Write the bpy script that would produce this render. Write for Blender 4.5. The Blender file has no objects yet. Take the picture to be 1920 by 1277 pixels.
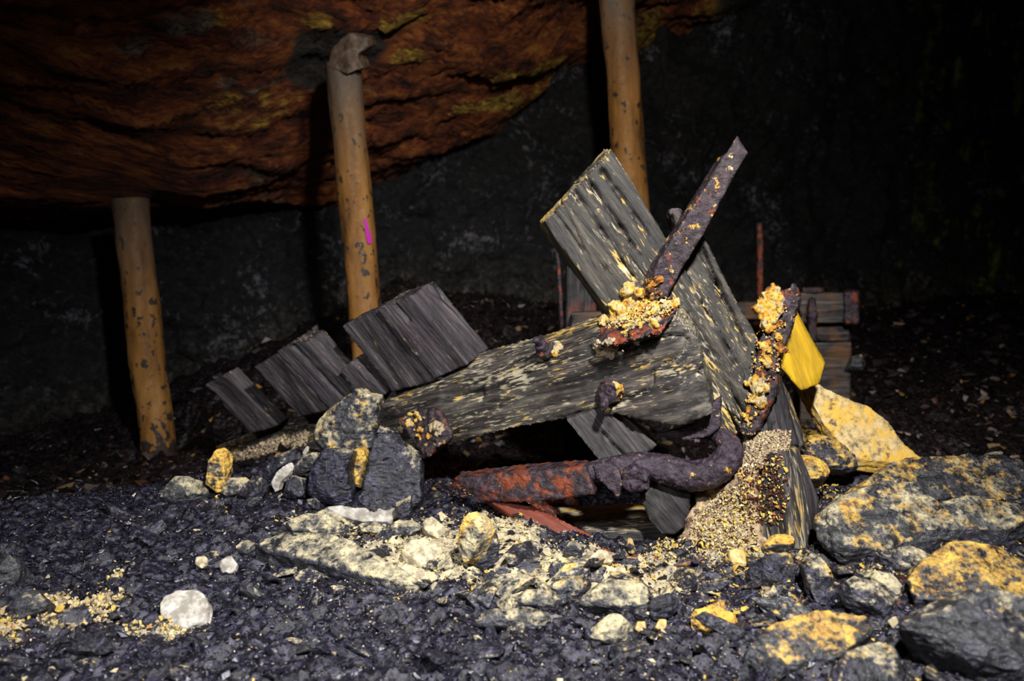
import bpy, bmesh, math, random, zlib
import numpy as np
from mathutils import Vector, Matrix
from mathutils.bvhtree import BVHTree

SC = bpy.context.scene
COL = SC.collection
random.seed(7)
RNG = np.random.default_rng(7)

# ------------------------------------------------------------------ camera, world, lights, exposure
W, H, LENS = 1920, 1277, 28.0
F = W * LENS / 36.0
PITCH = math.radians(6.04)
CAM = np.array([0.0, 0.0, 0.8])
cam_data = bpy.data.cameras.new('camera')
cam = bpy.data.objects.new('camera', cam_data); COL.objects.link(cam)
cam.location = CAM; cam.rotation_euler = (math.pi / 2 - PITCH, 0, 0)
cam_data.lens = LENS; cam_data.sensor_width = 36.0; cam_data.clip_start = 0.05
cam_data.dof.use_dof = True; cam_data.dof.focus_distance = 1.68; cam_data.dof.aperture_fstop = 3.2
SC.camera = cam

world = bpy.data.worlds.new('mine_dark'); SC.world = world; world.use_nodes = True
world.node_tree.nodes['Background'].inputs[0].default_value = (0.5, 0.55, 0.8, 1)
world.node_tree.nodes['Background'].inputs[1].default_value = 0.004

def spot(name, loc, target, watts, angle, blend, radius, color):
    d = bpy.data.lights.new(name, 'SPOT'); d.energy = watts; d.spot_size = math.radians(angle)
    d.spot_blend = blend; d.shadow_soft_size = radius; d.color = color
    o = bpy.data.objects.new(name, d); COL.objects.link(o); o.location = loc
    o.rotation_euler = (Vector(target) - Vector(loc)).to_track_quat('-Z', 'Y').to_euler()
    return o
spot('headlamp', (0.32, 0.30, 1.60), (-0.02, 1.75, 0.25), 300, 94, 0.9, 0.05, (1.0, 0.98, 0.97))
spot('roof_fill', (0.28, 0.9, 1.92), (0.25, 3.5, 1.86), 170, 78, 1.0, 0.05, (1.0, 0.93, 0.82))  # unseen spot added to brighten the ceiling, passing above the planks
spot('side_fill', (-0.65, 0.15, 1.3), (-0.42, 1.9, 0.35), 80, 60, 1.0, 0.08, (0.95, 0.95, 1.0))  # added fill from the left, no real source, lifts the beam's shaded end
spot('far_fill', (1.2, 1.0, 1.6), (1.95, 4.2, 0.15), 95, 54, 1.0, 0.06, (1.0, 0.95, 0.88))  # extra unseen spot that brightens the far right floor and wall

SC.view_settings.view_transform = 'Standard'; SC.view_settings.look = 'None'
SC.view_settings.gamma = 1.0; SC.view_settings.use_curve_mapping = False
SC.view_settings.exposure = 0.1

# ------------------------------------------------------------------ pixels -> world
CP, SP = math.cos(PITCH), math.sin(PITCH)
def ray(px, py):
    u = (px - W / 2) / F; v = (H / 2 - py) / F
    d = np.array([u, CP + v * SP, -SP + v * CP])
    return d / d[1]
def P(px, py, Y): return CAM + ray(px, py) * Y

# ------------------------------------------------------------------ noise (numpy gradient noise)
_perm = RNG.permutation(256); _perm = np.concatenate([_perm, _perm, _perm])
_g = RNG.normal(size=(256, 3)); _g /= np.linalg.norm(_g, axis=1)[:, None]
def perlin(p):
    p = np.asarray(p, float); i = np.floor(p).astype(int); f = p - i; i &= 255
    w = f * f * f * (f * (f * 6 - 15) + 10); out = 0
    for a in (0, 1):
        for b in (0, 1):
            for c in (0, 1):
                g = _g[_perm[_perm[_perm[i[:, 0] + a] + i[:, 1] + b] + i[:, 2] + c]]
                d = f - np.array([a, b, c])
                out = out + (g * d).sum(1) * (w[:, 0] if a else 1 - w[:, 0]) * (w[:, 1] if b else 1 - w[:, 1]) * (w[:, 2] if c else 1 - w[:, 2])
    return out * 1.5
def fbm(p, o=4, r=0.5, l=2.0):
    s = 0; a = 1.0; p = np.asarray(p, float)
    for k in range(o): s = s + a * perlin(p + 17.3 * k); a *= r; p = p * l
    return s
def ridged(p, o=3):
    s = 0; a = 1.0; p = np.asarray(p, float)
    for k in range(o): s = s + a * (1 - 2 * np.abs(perlin(p + 9.1 * k))); a *= .5; p = p * 2
    return s

# ------------------------------------------------------------------ ground height field
_ctrl = [P(*c) for c in [
    (0,1277,1.12),(400,1277,1.12),(900,1277,1.12),(1300,1277,1.1),(1600,1277,1.06),(1920,1277,1.03),
    (0,1100,1.445),(450,1100,1.445),(900,1100,1.42),(1250,1100,1.42),(1500,1100,1.37),(1920,1100,1.30),
    (0,968,1.85),(250,955,1.88),(420,945,1.92),(680,965,1.85),(800,1000,1.70),
    (0,912,2.8),(200,908,2.9),(300,890,3.2),(0,860,3.45),
    (1150,1030,1.66),(1300,1030,1.6),(1450,1040,1.55),(1000,980,1.74),
    (1540,1000,1.60),(1700,930,1.80),(1900,880,1.95),(1750,880,1.98),(1620,890,1.92),
    (1700,830,3.0),(1900,840,3.0),(1600,720,4.0),(1900,700,4.4),(1800,620,5.5),(1920,560,6.2),
    (950,600,4.2),(750,570,4.0),(350,760,3.75),(500,680,3.9),(560,860,2.3)]]
_ctrl += [np.array(c) for c in [(0,2.8,.05),(-.5,2.8,.05),(.6,3.0,.05),(-1.3,2.45,.03),(-.6,2.45,.1),(.1,2.1,.15),(.9,2.5,.06),(1.6,2.6,.05),(.4,2.3,.12),(.27,1.80,.08),(.12,1.90,.10),(.40,1.80,.10),
    (-1,.3,.2),(1,.3,.22),(0,.2,.2),(-2,1.3,.2),(2,1.3,.27),(3,2.6,.2),(-3,3,.0),(3,5,.3),(4,7,.5),(-3,5,.1),(0,6,.6),(-1.5,5,.2),(-2.2,2,.15)]]
_ctrl = np.array(_ctrl)
def _phi(r): return np.sqrt(r * r + 0.06 ** 2)
_D = np.linalg.norm(_ctrl[:, None, :2] - _ctrl[None, :, :2], axis=2)
_zm = 0.15
_cw = np.linalg.solve(_phi(_D) + 1e-4 * np.eye(len(_ctrl)), _ctrl[:, 2] - _zm)
def ground(x, y):
    x = np.atleast_1d(np.asarray(x, float)); y = np.atleast_1d(np.asarray(y, float)); out = np.full(x.shape, _zm)
    for k in range(len(_ctrl)): out = out + _cw[k] * _phi(np.hypot(x - _ctrl[k, 0], y - _ctrl[k, 1]))
    return out
def hit(px, py):
    d = ray(px, py); Ys = np.linspace(0.6, 6.5, 1500)
    z = CAM[2] + d[2] * Ys; g = ground(d[0] * Ys, Ys)
    k = np.argmax(z < g)
    if not (z < g).any(): k = len(Ys) - 1
    return np.array([d[0] * Ys[k], Ys[k], g[k]])
def hitY(px, py): return hit(px, py)[1]

# dust patches on the ground: (px, py, rx, ry, amount, yellowness)
_patch = [(110,1165,130,36,.6,.35),(225,1140,60,20,.4,.35),(290,1192,70,9,.7,.3),(345,1180,30,8,.8,.3),(210,1095,22,8,.7,.3),
 (790,1035,190,60,.90,.15),(560,985,80,20,.6,.15),(640,1012,110,30,.7,.2),(960,1010,90,55,.75,.2),(1080,1065,170,42,.75,.25),(1180,1110,170,42,.8,.3),(980,1100,160,30,.75,.2),(850,1090,110,26,.7,.15),(960,1140,140,26,.45,.2),(700,1150,120,20,.25,.2),
 (1300,1000,80,45,.8,.35),(1400,1050,100,38,.85,.55),(1200,1065,80,22,.7,.45),(1470,1105,90,30,.6,.6),(1350,1160,90,30,.45,.7),(1200,1110,120,40,.45,.35),
 (1560,890,130,40,.8,.75),(1620,960,120,45,.55,.45),(1830,1080,110,50,.65,.8),(1750,930,170,40,.4,.45),(1640,1100,90,50,.5,.45),
 (880,910,70,20,.4,.6),(420,950,60,20,.3,.4),(1600,700,160,50,.2,.5)]
_pw = []
for (px, py, rx, ry, a, yl) in _patch:
    c = hit(px, py); e = hit(px, py - ry); f2 = hit(px, py + ry)
    _pw.append((c[0], c[1], rx / F * c[1], max(.02, (e[1] - f2[1]) / 2), a, yl))
def dustmap(x, y):
    d = np.full(x.shape, .045) + .12 * np.clip((x + .15) / .8, 0, 1); yw = np.full(x.shape, .01)
    yl = .01 * np.clip(.3 + x * .5, .15, .8)
    for (cx, cy, sx, sy, a, ye) in _pw:
        g = a * np.exp(-((x - cx) / sx) ** 2 - ((y - cy) / sy) ** 2)
        d = np.maximum(d, g) + .25 * np.minimum(d, g); yw += g; yl += g * ye
    return np.clip(d, 0, 1), np.clip(yl / yw, 0, 1)
_redw = [(890,905,60,16),(1010,975,70,22),(1090,1015,50,10),(1390,930,50,60),(1370,1000,50,40),(1150,1060,60,12)]
_rw = []
for (px, py, rx, ry) in _redw:
    c = hit(px, py); e = hit(px, py - ry); f2 = hit(px, py + ry); _rw.append((c[0], c[1], rx / F * c[1], max(.02, (e[1] - f2[1]) / 2)))
def redmap(x, y):
    d = np.zeros(x.shape)
    for (cx, cy, sx, sy) in _rw: d += np.exp(-((x - cx) / sx) ** 2 - ((y - cy) / sy) ** 2)
    return np.clip(d, 0, 1)

# ------------------------------------------------------------------ material helpers
class NT:
    def __init__(s, name):
        s.m = bpy.data.materials.new(name); s.m.use_nodes = True; s.t = s.m.node_tree
        s.b = s.t.nodes['Principled BSDF']; s.out = s.t.nodes['Material Output']
    def n(s, typ, ins=None, **props):
        nd = s.t.nodes.new(typ)
        for k, v in props.items(): setattr(nd, k, v)
        for k, v in (ins or {}).items(): s.set(nd, k, v)
        return nd
    def set(s, nd, k, v):
        sock = nd.inputs[k]
        if isinstance(v, bpy.types.NodeSocket): s.t.links.new(v, sock)
        else:
            if isinstance(v, (tuple, list)) and sock.type == 'RGBA' and len(v) == 3: v = (*v, 1)
            sock.default_value = v
    def math(s, op, a, b=0.0, c=None, clamp=False):
        ins = {0: a, 1: b}
        if c is not None: ins[2] = c
        return s.n('ShaderNodeMath', ins, operation=op, use_clamp=clamp).outputs[0]
    def mix(s, f, a, b): return s.n('ShaderNodeMix', {0: f, 6: a, 7: b}, data_type='RGBA').outputs[2]
    def ramp(s, f, pts, interp='LINEAR'):
        nd = s.n('ShaderNodeValToRGB', {0: f}); r = nd.color_ramp; r.interpolation = interp
        while len(r.elements) < len(pts): r.elements.new(0.5)
        for e, (p, c) in zip(r.elements, pts):
            e.position = p; e.color = (c, c, c, 1) if not isinstance(c, tuple) else (*c, 1)
        return nd.outputs[0]
    def noise(s, vec, scale, detail=6, rough=.6, dist=0.0):
        return s.n('ShaderNodeTexNoise', {'Vector': vec, 'Scale': scale, 'Detail': detail, 'Roughness': rough, 'Distortion': dist}).outputs[0]
    def voro(s, vec, scale, feature='F1', out=0):
        return s.n('ShaderNodeTexVoronoi', {'Vector': vec, 'Scale': scale}, feature=feature).outputs[out]
    def attr(s, name, kind='GEOMETRY', out='Fac'): return s.n('ShaderNodeAttribute', attribute_name=name, attribute_type=kind).outputs[out]
    def scale(s, vec, k): return s.n('ShaderNodeMapping', {'Vector': vec, 'Scale': k}).outputs[0]
    def obj(s): return s.n('ShaderNodeTexCoord').outputs['Object']
    def nz(s):
        g = s.n('ShaderNodeNewGeometry'); return s.n('ShaderNodeSeparateXYZ', {0: g.outputs['Normal']}).outputs[2]
    def bump(s, h, strength, dist=.005, prev=None):
        ins = {'Height': h, 'Strength': strength, 'Distance': dist}
        if prev is not None: ins['Normal'] = prev
        return s.n('ShaderNodeBump', ins).outputs[0]
    def fin(s, col, rough, nrm=None, spec=.5, metal=0.0):
        s.set(s.b, 'Base Color', col); s.set(s.b, 'Roughness', rough); s.set(s.b, 'Specular IOR Level', spec); s.set(s.b, 'Metallic', metal)
        if nrm is not None: s.set(s.b, 'Normal', nrm)
        return s.m

CREAM, YEL = (.60, .51, .29), (.72, .46, .075)

def slate_material(name, kind, scale=1.0, bd=1.0):
    t = NT(name); v = t.obj()
    dust = t.attr('dust', kind); yel = t.attr('yel', kind); tone = t.attr('tone', kind)
    n1 = t.noise(v, 9 * scale, 8, .62, .4); n2 = t.noise(v, 38 * scale, 6, .65); lay = t.noise(t.scale(v, (14 * scale, 14 * scale, 60 * scale)), 1.0, 5, .6, .5)
    dark = t.ramp(n2, [(.34, (.003, .003, .0055)), (.5, (.009, .0085, .017)), (.60, (.030, .028, .054)), (.70, (.11, .10, .15))])
    grey = t.ramp(lay, [(.34, (.012, .013, .016)), (.52, (.05, .053, .052)), (.68, (.15, .15, .14))])
    base = t.mix(t.math('MULTIPLY', t.math('ADD', t.ramp(n1, [(.45, 0.0), (.68, .22)]), tone), 1.0, clamp=True), dark, grey)
    up = t.math('MAXIMUM', t.nz(), 0.0)
    n3 = t.noise(v, 85 * scale, 5, .7, .6); m = t.math('ADD', t.math('MULTIPLY', n1, .75), t.math('ADD', t.math('MULTIPLY', n2, .50), t.math('MULTIPLY', n3, .50)))
    m = t.math('ADD', m, t.math('MULTIPLY', dust, .50))
    m = t.math('ADD', m, t.math('SUBTRACT', t.math('MULTIPLY', up, .26), .14))
    mask = t.ramp(t.math('SUBTRACT', m, .60), [(.48, 0.0), (.56, .55), (.68, 1.0)])
    yn = t.math('ADD', t.noise(v, 22 * scale, 4, .6), t.math('MULTIPLY', t.math('SUBTRACT', yel, .5), .62))
    dc = t.mix(t.ramp(yn, [(.46, 0.0), (.58, 1.0)]), t.mix(t.ramp(n2, [(.4, 0.0), (.62, 1.0)]), (.27, .24, .17), CREAM), t.mix(t.ramp(n2, [(.35, 0.0), (.6, 1.0)]), (.5, .24, .025), YEL))
    dc = t.mix(t.ramp(t.noise(v, 130 * scale, 3, .6), [(.56, 0.0), (.64, .7)]), dc, (.05, .045, .05))
    col = t.mix(mask, base, dc)
    rough = t.math('ADD', t.ramp(n2, [(.38, .14), (.62, .42)]), t.math('MULTIPLY', mask, .6), clamp=True)
    h = t.math('ADD', t.math('MULTIPLY', lay, .9), t.math('MULTIPLY', n2, 1.0))
    b = t.bump(h, .9, .009 * bd); b = t.bump(t.voro(t.scale(v, (1, 1, 1.7)), 75 * scale), .55, .006 * bd, b); b = t.bump(t.noise(v, 190 * scale, 4, .72), .7, .003 * bd, b)
    return t.fin(col, rough, b, .55)
M_SLATE = slate_material('slate_rock', 'OBJECT'); M_LOOSE = slate_material('loose_slate', 'OBJECT', .07, .45)

def floor_material():
    t = NT('mine_floor'); v = t.obj()
    dust = t.attr('dust'); yel = t.attr('yel'); red = t.attr('red')
    n1 = t.noise(v, 14, 9, .68, .3); n2 = t.noise(v, 70, 6, .7); ch = t.voro(t.scale(v, (1, 1, 1.6)), 95, 'F1', 1); ch2 = t.voro(v, 34, 'F1', 1)
    cr = t.n('ShaderNodeSeparateColor', {0: ch}).outputs[0]; cr2 = t.n('ShaderNodeSeparateColor', {0: ch2}).outputs[0]
    dark = t.ramp(t.math('ADD', t.math('MULTIPLY', cr, .6), t.math('MULTIPLY', n2, .4)), [(.25, (.002, .002, .0035)), (.58, (.010, .009, .017)), (.8, (.036, .032, .056)), (.95, (.13, .12, .165))])
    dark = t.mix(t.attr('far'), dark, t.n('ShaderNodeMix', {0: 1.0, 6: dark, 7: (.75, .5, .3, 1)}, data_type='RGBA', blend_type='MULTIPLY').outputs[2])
    m = t.math('ADD', t.math('MULTIPLY', n1, .75), t.math('ADD', t.math('MULTIPLY', n2, .55), t.math('MULTIPLY', cr2, .22)))
    mask = t.ramp(t.math('ADD', t.math('SUBTRACT', m, .55), t.math('MULTIPLY', dust, .52)), [(.5, 0.0), (.6, .85), (.75, 1.0)])
    yn = t.math('ADD', t.noise(v, 30, 4, .6), t.math('MULTIPLY', t.math('SUBTRACT', yel, .5), .62))
    dc = t.mix(t.ramp(yn, [(.46, 0.0), (.58, 1.0)]), t.mix(cr, (.36, .30, .20), CREAM), t.mix(cr, (.5, .25, .03), YEL))
    col = t.mix(mask, dark, dc)
    rm = t.ramp(t.math('ADD', n1, t.math('MULTIPLY', t.math('SUBTRACT', red, .5), .9)), [(.5, 0.0), (.62, .92)])
    col = t.mix(rm, col, t.mix(cr, (.03, .010, .008), (.19, .035, .012)))
    rough = t.math('ADD', t.ramp(n2, [(.3, .28), (.7, .6)]), t.math('MULTIPLY', mask, .5), clamp=True)
    b = t.bump(t.voro(v, 60), .6, .008); b = t.bump(t.noise(v, 220, 4, .75), .6, .003, b)
    return t.fin(col, rough, b, .55)

def color_attr_material(name, bump=.5):
    t = NT(name); c = t.attr('col', out='Color'); v = t.obj()
    n = t.noise(v, 160, 4, .65)
    lum = t.n('ShaderNodeSeparateColor', {0: c}).outputs[0]
    col = t.mix(t.ramp(n, [(.35, .4), (.52, 0.0)]), c, (.02, .018, .02))
    return t.fin(col, t.ramp(lum, [(.03, .26), (.3, .9)]), t.bump(n, bump, .003), .5)
M_BITS = color_attr_material('loose_bits')

def wood_material(name, tone=1.0, dust=.3, yel=.5, warm=0.0, red=0.0, tint=(1, 1, 1), purp=.75):
    t = NT(name); g = t.attr('grain', out='Vector')
    a = t.noise(t.scale(g, (4, 48, 48)), 1.0, 9, .64, .6); b2 = t.noise(t.scale(g, (7, 120, 120)), 1.0, 6, .75, .4); big = t.noise(g, 7, 5, .6)
    k = tone; kt = lambda r_, g_, b_: (r_ * k * tint[0], g_ * k * tint[1], b_ * k * tint[2])
    base = t.ramp(t.math('ADD', t.math('MULTIPLY', a, .72), t.math('MULTIPLY', b2, .28)),
                  [(.37, kt(.010, .009, .009)), (.45, kt(.042, .038, .037)), (.53, kt(.11, .102, .094)), (.63, kt(.30, .28, .24))])
    purple = t.mix(t.ramp(big, [(.42, purp), (.6, 0.0)]), base, t.n('ShaderNodeMix', {0: 1.0, 6: base, 7: (.62, .52, .66, 1)}, data_type='RGBA', blend_type='MULTIPLY').outputs[2])
    if warm: purple = t.mix(t.math('MULTIPLY', t.ramp(t.noise(g, 11, 5, .6), [(.45, 0.0), (.65, 1.0)]), warm), purple, (.20, .085, .02))
    fl = t.noise(t.scale(g, (30, 190, 190)), 1.0, 6, .6, .3); pt = t.noise(t.scale(g, (4, 9, 9)), 1.0, 4, .6)
    up = t.math('MAXIMUM', t.nz(), 0.0)
    m = t.math('ADD', t.math('ADD', t.math('MULTIPLY', fl, .55), t.math('MULTIPLY', pt, .45)), t.math('MULTIPLY', up, .13 * min(1.0, dust * 2)))
    m = t.math('ADD', m, (dust - .5) * .30)
    mask = t.ramp(m, [(.56, 0.0), (.60, .55), (.66, .9)])
    dc = t.mix(t.ramp(t.math('ADD', t.noise(g, 16, 3, .5), (yel - .5) * .5), [(.45, 0.0), (.6, 1.0)]), (.47, .41, .28), (.66, .42, .08))
    col = t.mix(mask, purple, dc)
    if red: col = t.mix(t.ramp(t.math('ADD', big, (red - .5) * .5), [(.48, 0.0), (.6, 1.0)]), col, t.mix(b2, (.05, .01, .008), (.24, .045, .015)))
    h = t.math('ADD', t.math('MULTIPLY', a, 1.0), t.math('MULTIPLY', b2, .5))
    bm_ = t.bump(h, .8, .006); bm_ = t.bump(t.noise(t.scale(g, (60, 220, 220)), 1.0, 3, .7), .5, .002, bm_)
    return t.fin(col, t.ramp(a, [(.3, .45), (.7, .75)]), bm_, .4)

def rust_material(name, purple=.6, red=.3, crust=.2, scale=1.0):
    t = NT(name); v = t.obj()
    n1 = t.noise(v, 14 * scale, 7, .65, .3); n2 = t.noise(v, 70 * scale, 5, .7); n3 = t.noise(v, 30 * scale, 5, .65)
    base = t.ramp(n2, [(.32, (.008, .005, .006)), (.5, (.028, .019, .022)), (.68, (.085, .06, .068))])
    base = t.mix(t.ramp(t.math('ADD', n1, (purple - .5) * .4), [(.4, 0.0), (.6, .6)]), base, t.ramp(n2, [(.34, (.010, .006, .012)), (.54, (.045, .029, .048)), (.72, (.13, .095, .14))]))
    col = t.mix(t.ramp(t.math('ADD', n3, (red - .5) * .5), [(.5, 0.0), (.6, .9)]), base, t.mix(n2, (.10, .02, .008), (.36, .075, .02)))
    col = t.mix(t.ramp(t.math('ADD', t.noise(v, 45 * scale, 6, .68), (crust - .5) * .4), [(.56, 0.0), (.61, .9)]), col, t.mix(t.ramp(n1, [(.45, 0.0), (.55, 1.0)]), (.55, .45, .26), (.72, .40, .05)))
    b = t.bump(n2, .9, .006); b = t.bump(t.noise(v, 230 * scale, 4, .7), .7, .0025, b)
    return t.fin(col, t.ramp(n2, [(.35, .34), (.7, .7)]), b, .5, .25)

def prop_material():
    t = NT('rusty_prop'); v = t.obj()
    n1 = t.noise(t.scale(v, (14, 14, 3.5)), 1.0, 7, .62, .3); n2 = t.noise(v, 55, 5, .65)
    col = t.ramp(n1, [(.3, (.07, .030, .010)), (.48, (.21, .092, .018)), (.62, (.28, .135, .030)), (.75, (.20, .12, .05))])
    low = t.attr('low')
    sp = t.math('ADD', t.noise(t.scale(v, (34, 34, 24)), 1.0, 4, .55), t.math('MULTIPLY', low, .20))
    col = t.mix(t.ramp(sp, [(.595, 0.0), (.635, .95)]), col, (.018, .015, .014))
    top = t.attr('top')
    col = t.mix(t.math('MULTIPLY', t.ramp(n1, [(.38, .35), (.6, 1.0)]), top), col, (.085, .068, .058))
    b = t.bump(n2, .5, .004); b = t.bump(sp, .4, .006, b)
    return t.fin(col, t.ramp(n2, [(.3, .5), (.7, .85)]), b, .35)

def plain(name, col, rough=.8, n=.5, dark=(.02, .02, .02), scale=60, amt=.5):
    t = NT(name); v = t.obj(); k = t.noise(v, scale, 6, .68)
    return t.fin(t.mix(t.ramp(k, [(.42, amt), (.6, 0.0)]), col, dark), rough, t.bump(k, n, .004), .3)

# ------------------------------------------------------------------ object helpers
def tag(o, label=None, cat=None, group=None, kind=None):
    if label: o['label'] = label; o['kind'] = 'thing'
    if cat: o['category'] = cat
    if group: o['group'] = group
    if kind: o['kind'] = kind
    return o
def empty(name, loc, label, cat, group=None):
    o = bpy.data.objects.new(name, None); COL.objects.link(o); o.location = Vector(loc); o.empty_display_size = .1
    return tag(o, label, cat, group)
def link(name, me, mat, parent=None):
    o = bpy.data.objects.new(name, me); COL.objects.link(o)
    if mat is not None: me.materials.clear(); me.materials.append(mat)
    if parent is not None:
        o.parent = parent
        base = Vector(parent.location)
        if parent.parent is not None: base = base + Vector(parent.parent.location)
        o.location = -base
    return o
def coords(me):
    a = np.empty(len(me.vertices) * 3); me.vertices.foreach_get('co', a); return a.reshape(-1, 3)
def normals(me):
    a = np.empty(len(me.vertices) * 3); me.vertex_normals.foreach_get('vector', a); return a.reshape(-1, 3)
def setco(me, co): me.vertices.foreach_set('co', np.ascontiguousarray(co, dtype=np.float32).ravel()); me.update()
def smooth(me, on=True): me.polygons.foreach_set('use_smooth', np.full(len(me.polygons), on))
def fattr(me, name, arr):
    a = me.attributes.new(name, 'FLOAT', 'POINT'); a.data.foreach_set('value', np.asarray(arr, dtype=np.float32))
def vattr(me, name, arr):
    a = me.attributes.new(name, 'FLOAT_VECTOR', 'POINT'); a.data.foreach_set('vector', np.ascontiguousarray(arr, dtype=np.float32).ravel())
def cattr(me, name, arr):
    a = me.color_attributes.new(name, 'FLOAT_COLOR', 'POINT'); c = np.ones((len(arr), 4), np.float32); c[:, :3] = arr; a.data.foreach_set('color', c.ravel())
def mesh_np(name, co, faces):
    me = bpy.data.meshes.new(name); n = faces.shape[1]
    me.vertices.add(len(co)); me.loops.add(faces.size); me.polygons.add(len(faces))
    me.vertices.foreach_set('co', np.asarray(co, dtype=np.float32).ravel())
    me.loops.foreach_set('vertex_index', faces.astype(np.int32).ravel())
    me.polygons.foreach_set('loop_start', np.arange(0, faces.size, n, dtype=np.int32))
    me.update(calc_edges=True); me.validate(); return me
def hull(bm, pts):
    vs = [bm.verts.new(Vector(p)) for p in pts]
    r = bmesh.ops.convex_hull(bm, input=vs)
    dead = [g for g in set(r['geom_interior']) | set(r['geom_unused']) if isinstance(g, bmesh.types.BMVert) and g.is_valid]
    if dead: bmesh.ops.delete(bm, geom=dead, context='VERTS')
def prism(bm, front, vec):
    """closed solid from an outline and its thickness (one vector, or one per corner)"""
    front = [np.asarray(p, float) for p in front]; n = len(front)
    vec = [np.asarray(vec, float)] * n if np.ndim(vec) == 1 else [np.asarray(x, float) for x in vec]
    a = [bm.verts.new(Vector(p)) for p in front]; b = [bm.verts.new(Vector(p + q)) for p, q in zip(front, vec)]
    fs = [bm.faces.new(a), bm.faces.new(b[::-1])]
    for i in range(n): fs.append(bm.faces.new((a[i], b[i], b[(i + 1) % n], a[(i + 1) % n])))
    bmesh.ops.recalc_face_normals(bm, faces=fs); bmesh.ops.triangulate(bm, faces=fs)
def layers(bm, rings):
    """closed solid through rings of equal length"""
    n = len(rings[0]); R = [[bm.verts.new(Vector(p)) for p in r] for r in rings]; fs = [bm.faces.new(R[0][::-1]), bm.faces.new(R[-1])]
    for a, b in zip(R, R[1:]):
        for i in range(n): fs.append(bm.faces.new((a[i], a[(i + 1) % n], b[(i + 1) % n], b[i])))
    bmesh.ops.recalc_face_normals(bm, faces=fs); bmesh.ops.triangulate(bm, faces=fs)
def tube(bm, pts, radii, seg=14):
    pts = [np.asarray(p, float) for p in pts]
    if len(pts) > 2:   # smooth path
        m = 6 * (len(pts) - 1) + 1; q = []; rr = []
        for k in range(m):
            s = k / 6; i = min(int(s), len(pts) - 2); f = s - i
            p0, p1, p2, p3 = pts[max(i - 1, 0)], pts[i], pts[i + 1], pts[min(i + 2, len(pts) - 1)]
            q.append(.5 * ((2 * p1) + (p2 - p0) * f + (2 * p0 - 5 * p1 + 4 * p2 - p3) * f * f + (3 * p1 - p0 - 3 * p2 + p3) * f ** 3)); rr.append(radii[i] * (1 - f) + radii[i + 1] * f)
        pts, radii = q, rr
    rings = []
    up = np.array([0, 0, 1.0])
    for i, p in enumerate(pts):
        d = pts[min(i + 1, len(pts) - 1)] - pts[max(i - 1, 0)]; d /= np.linalg.norm(d)
        u = up - d * np.dot(up, d)
        if np.linalg.norm(u) < .1: u = np.array([1.0, 0, 0]) - d * d[0]
        u /= np.linalg.norm(u); up = u; v = np.cross(d, u)
        rings.append([p + radii[i] * (math.cos(a) * u + math.sin(a) * v) for a in np.linspace(0, 2 * math.pi, seg, endpoint=False)])
    layers(bm, rings)
def remesh(bm, voxel):
    me = bpy.data.meshes.new('tmp'); bm.to_mesh(me); bm.free()
    o = bpy.data.objects.new('tmp', me); COL.objects.link(o)
    md = o.modifiers.new('r', 'REMESH'); md.mode = 'VOXEL'; md.voxel_size = voxel
    dg = bpy.context.evaluated_depsgraph_get(); dg.update()
    me2 = bpy.data.meshes.new_from_object(o.evaluated_get(dg)); bpy.data.objects.remove(o); bpy.data.meshes.remove(me)
    smooth(me2); return me2
BUILT = []      # (name, mesh, world-space) kept for ray casts
def unit(v): v = np.asarray(v, float); return v / np.linalg.norm(v)
def wood(name, bm, axis, mat, parent, voxel=.006, amp=1.0, cracks=1.0, seed=0.0, side=None, grooves=()):
    me = remesh(bm, voxel); co = coords(me); nr = normals(me)
    a = unit(axis); b = np.array([0, 0, 1.0]) if abs(a[2]) < .9 else np.array([1.0, 0, 0])
    if side is not None: b = np.asarray(side, float)
    b = unit(b - a * np.dot(a, b)); c = np.cross(a, b); o = co.mean(0)
    g = np.stack([(co - o) @ a, (co - o) @ b, (co - o) @ c], 1) + seed
    d = .0009 * fbm(g * (5, 60, 60), 3, .6) + .0045 * fbm(g * (3, 8, 8), 2)
    cr = np.abs(fbm(g * (.8, 7, 7) + 5, 2, .3)); d -= cracks * .010 * np.clip(1 - cr / .018, 0, 1) * np.clip(fbm(g * (2, 3, 3) + 9, 2) * 4 + .6, 0, 1)
    d += .0010 * perlin(g * (60, 140, 140))
    d = amp * d
    for (p0, p1, w, dp) in grooves:
        p0, p1 = P(*p0), P(*p1); e = p1 - p0; tt = np.clip(((co - p0) @ e) / (e @ e), 0, 1); ds = np.linalg.norm(co - p0 - tt[:, None] * e, axis=1) + .004 * fbm(g * 25, 2)
        d = d - 1.8 * dp * np.exp(-(ds / w) ** 2)
    co = co + nr * d[:, None]; setco(me, co); vattr(me, 'grain', g); BUILT.append(me)
    return link(name, me, mat, parent)
def rough_solid(name, bm, mat, parent=None, voxel=.005, amp=.004, freq=40.0, ridge=0.0, stretch=(1, 1, 1), keep=True):
    me = remesh(bm, voxel); co = coords(me); nr = normals(me); s = np.array(stretch)
    d = amp * fbm(co * freq * s, 4, .6) + ridge * ridged(co * freq * .5 * s, 3)
    setco(me, co + nr * d[:, None])
    if keep: BUILT.append(me)
    return link(name, me, mat, parent)
def local(o):
    """move a top-level object's origin to the bottom of its mesh"""
    me = o.data; co = coords(me); c = co.mean(0); c[2] = co[:, 2].min(); setco(me, co - c); o.location = Vector(c + np.array(o.location)); return o

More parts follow.
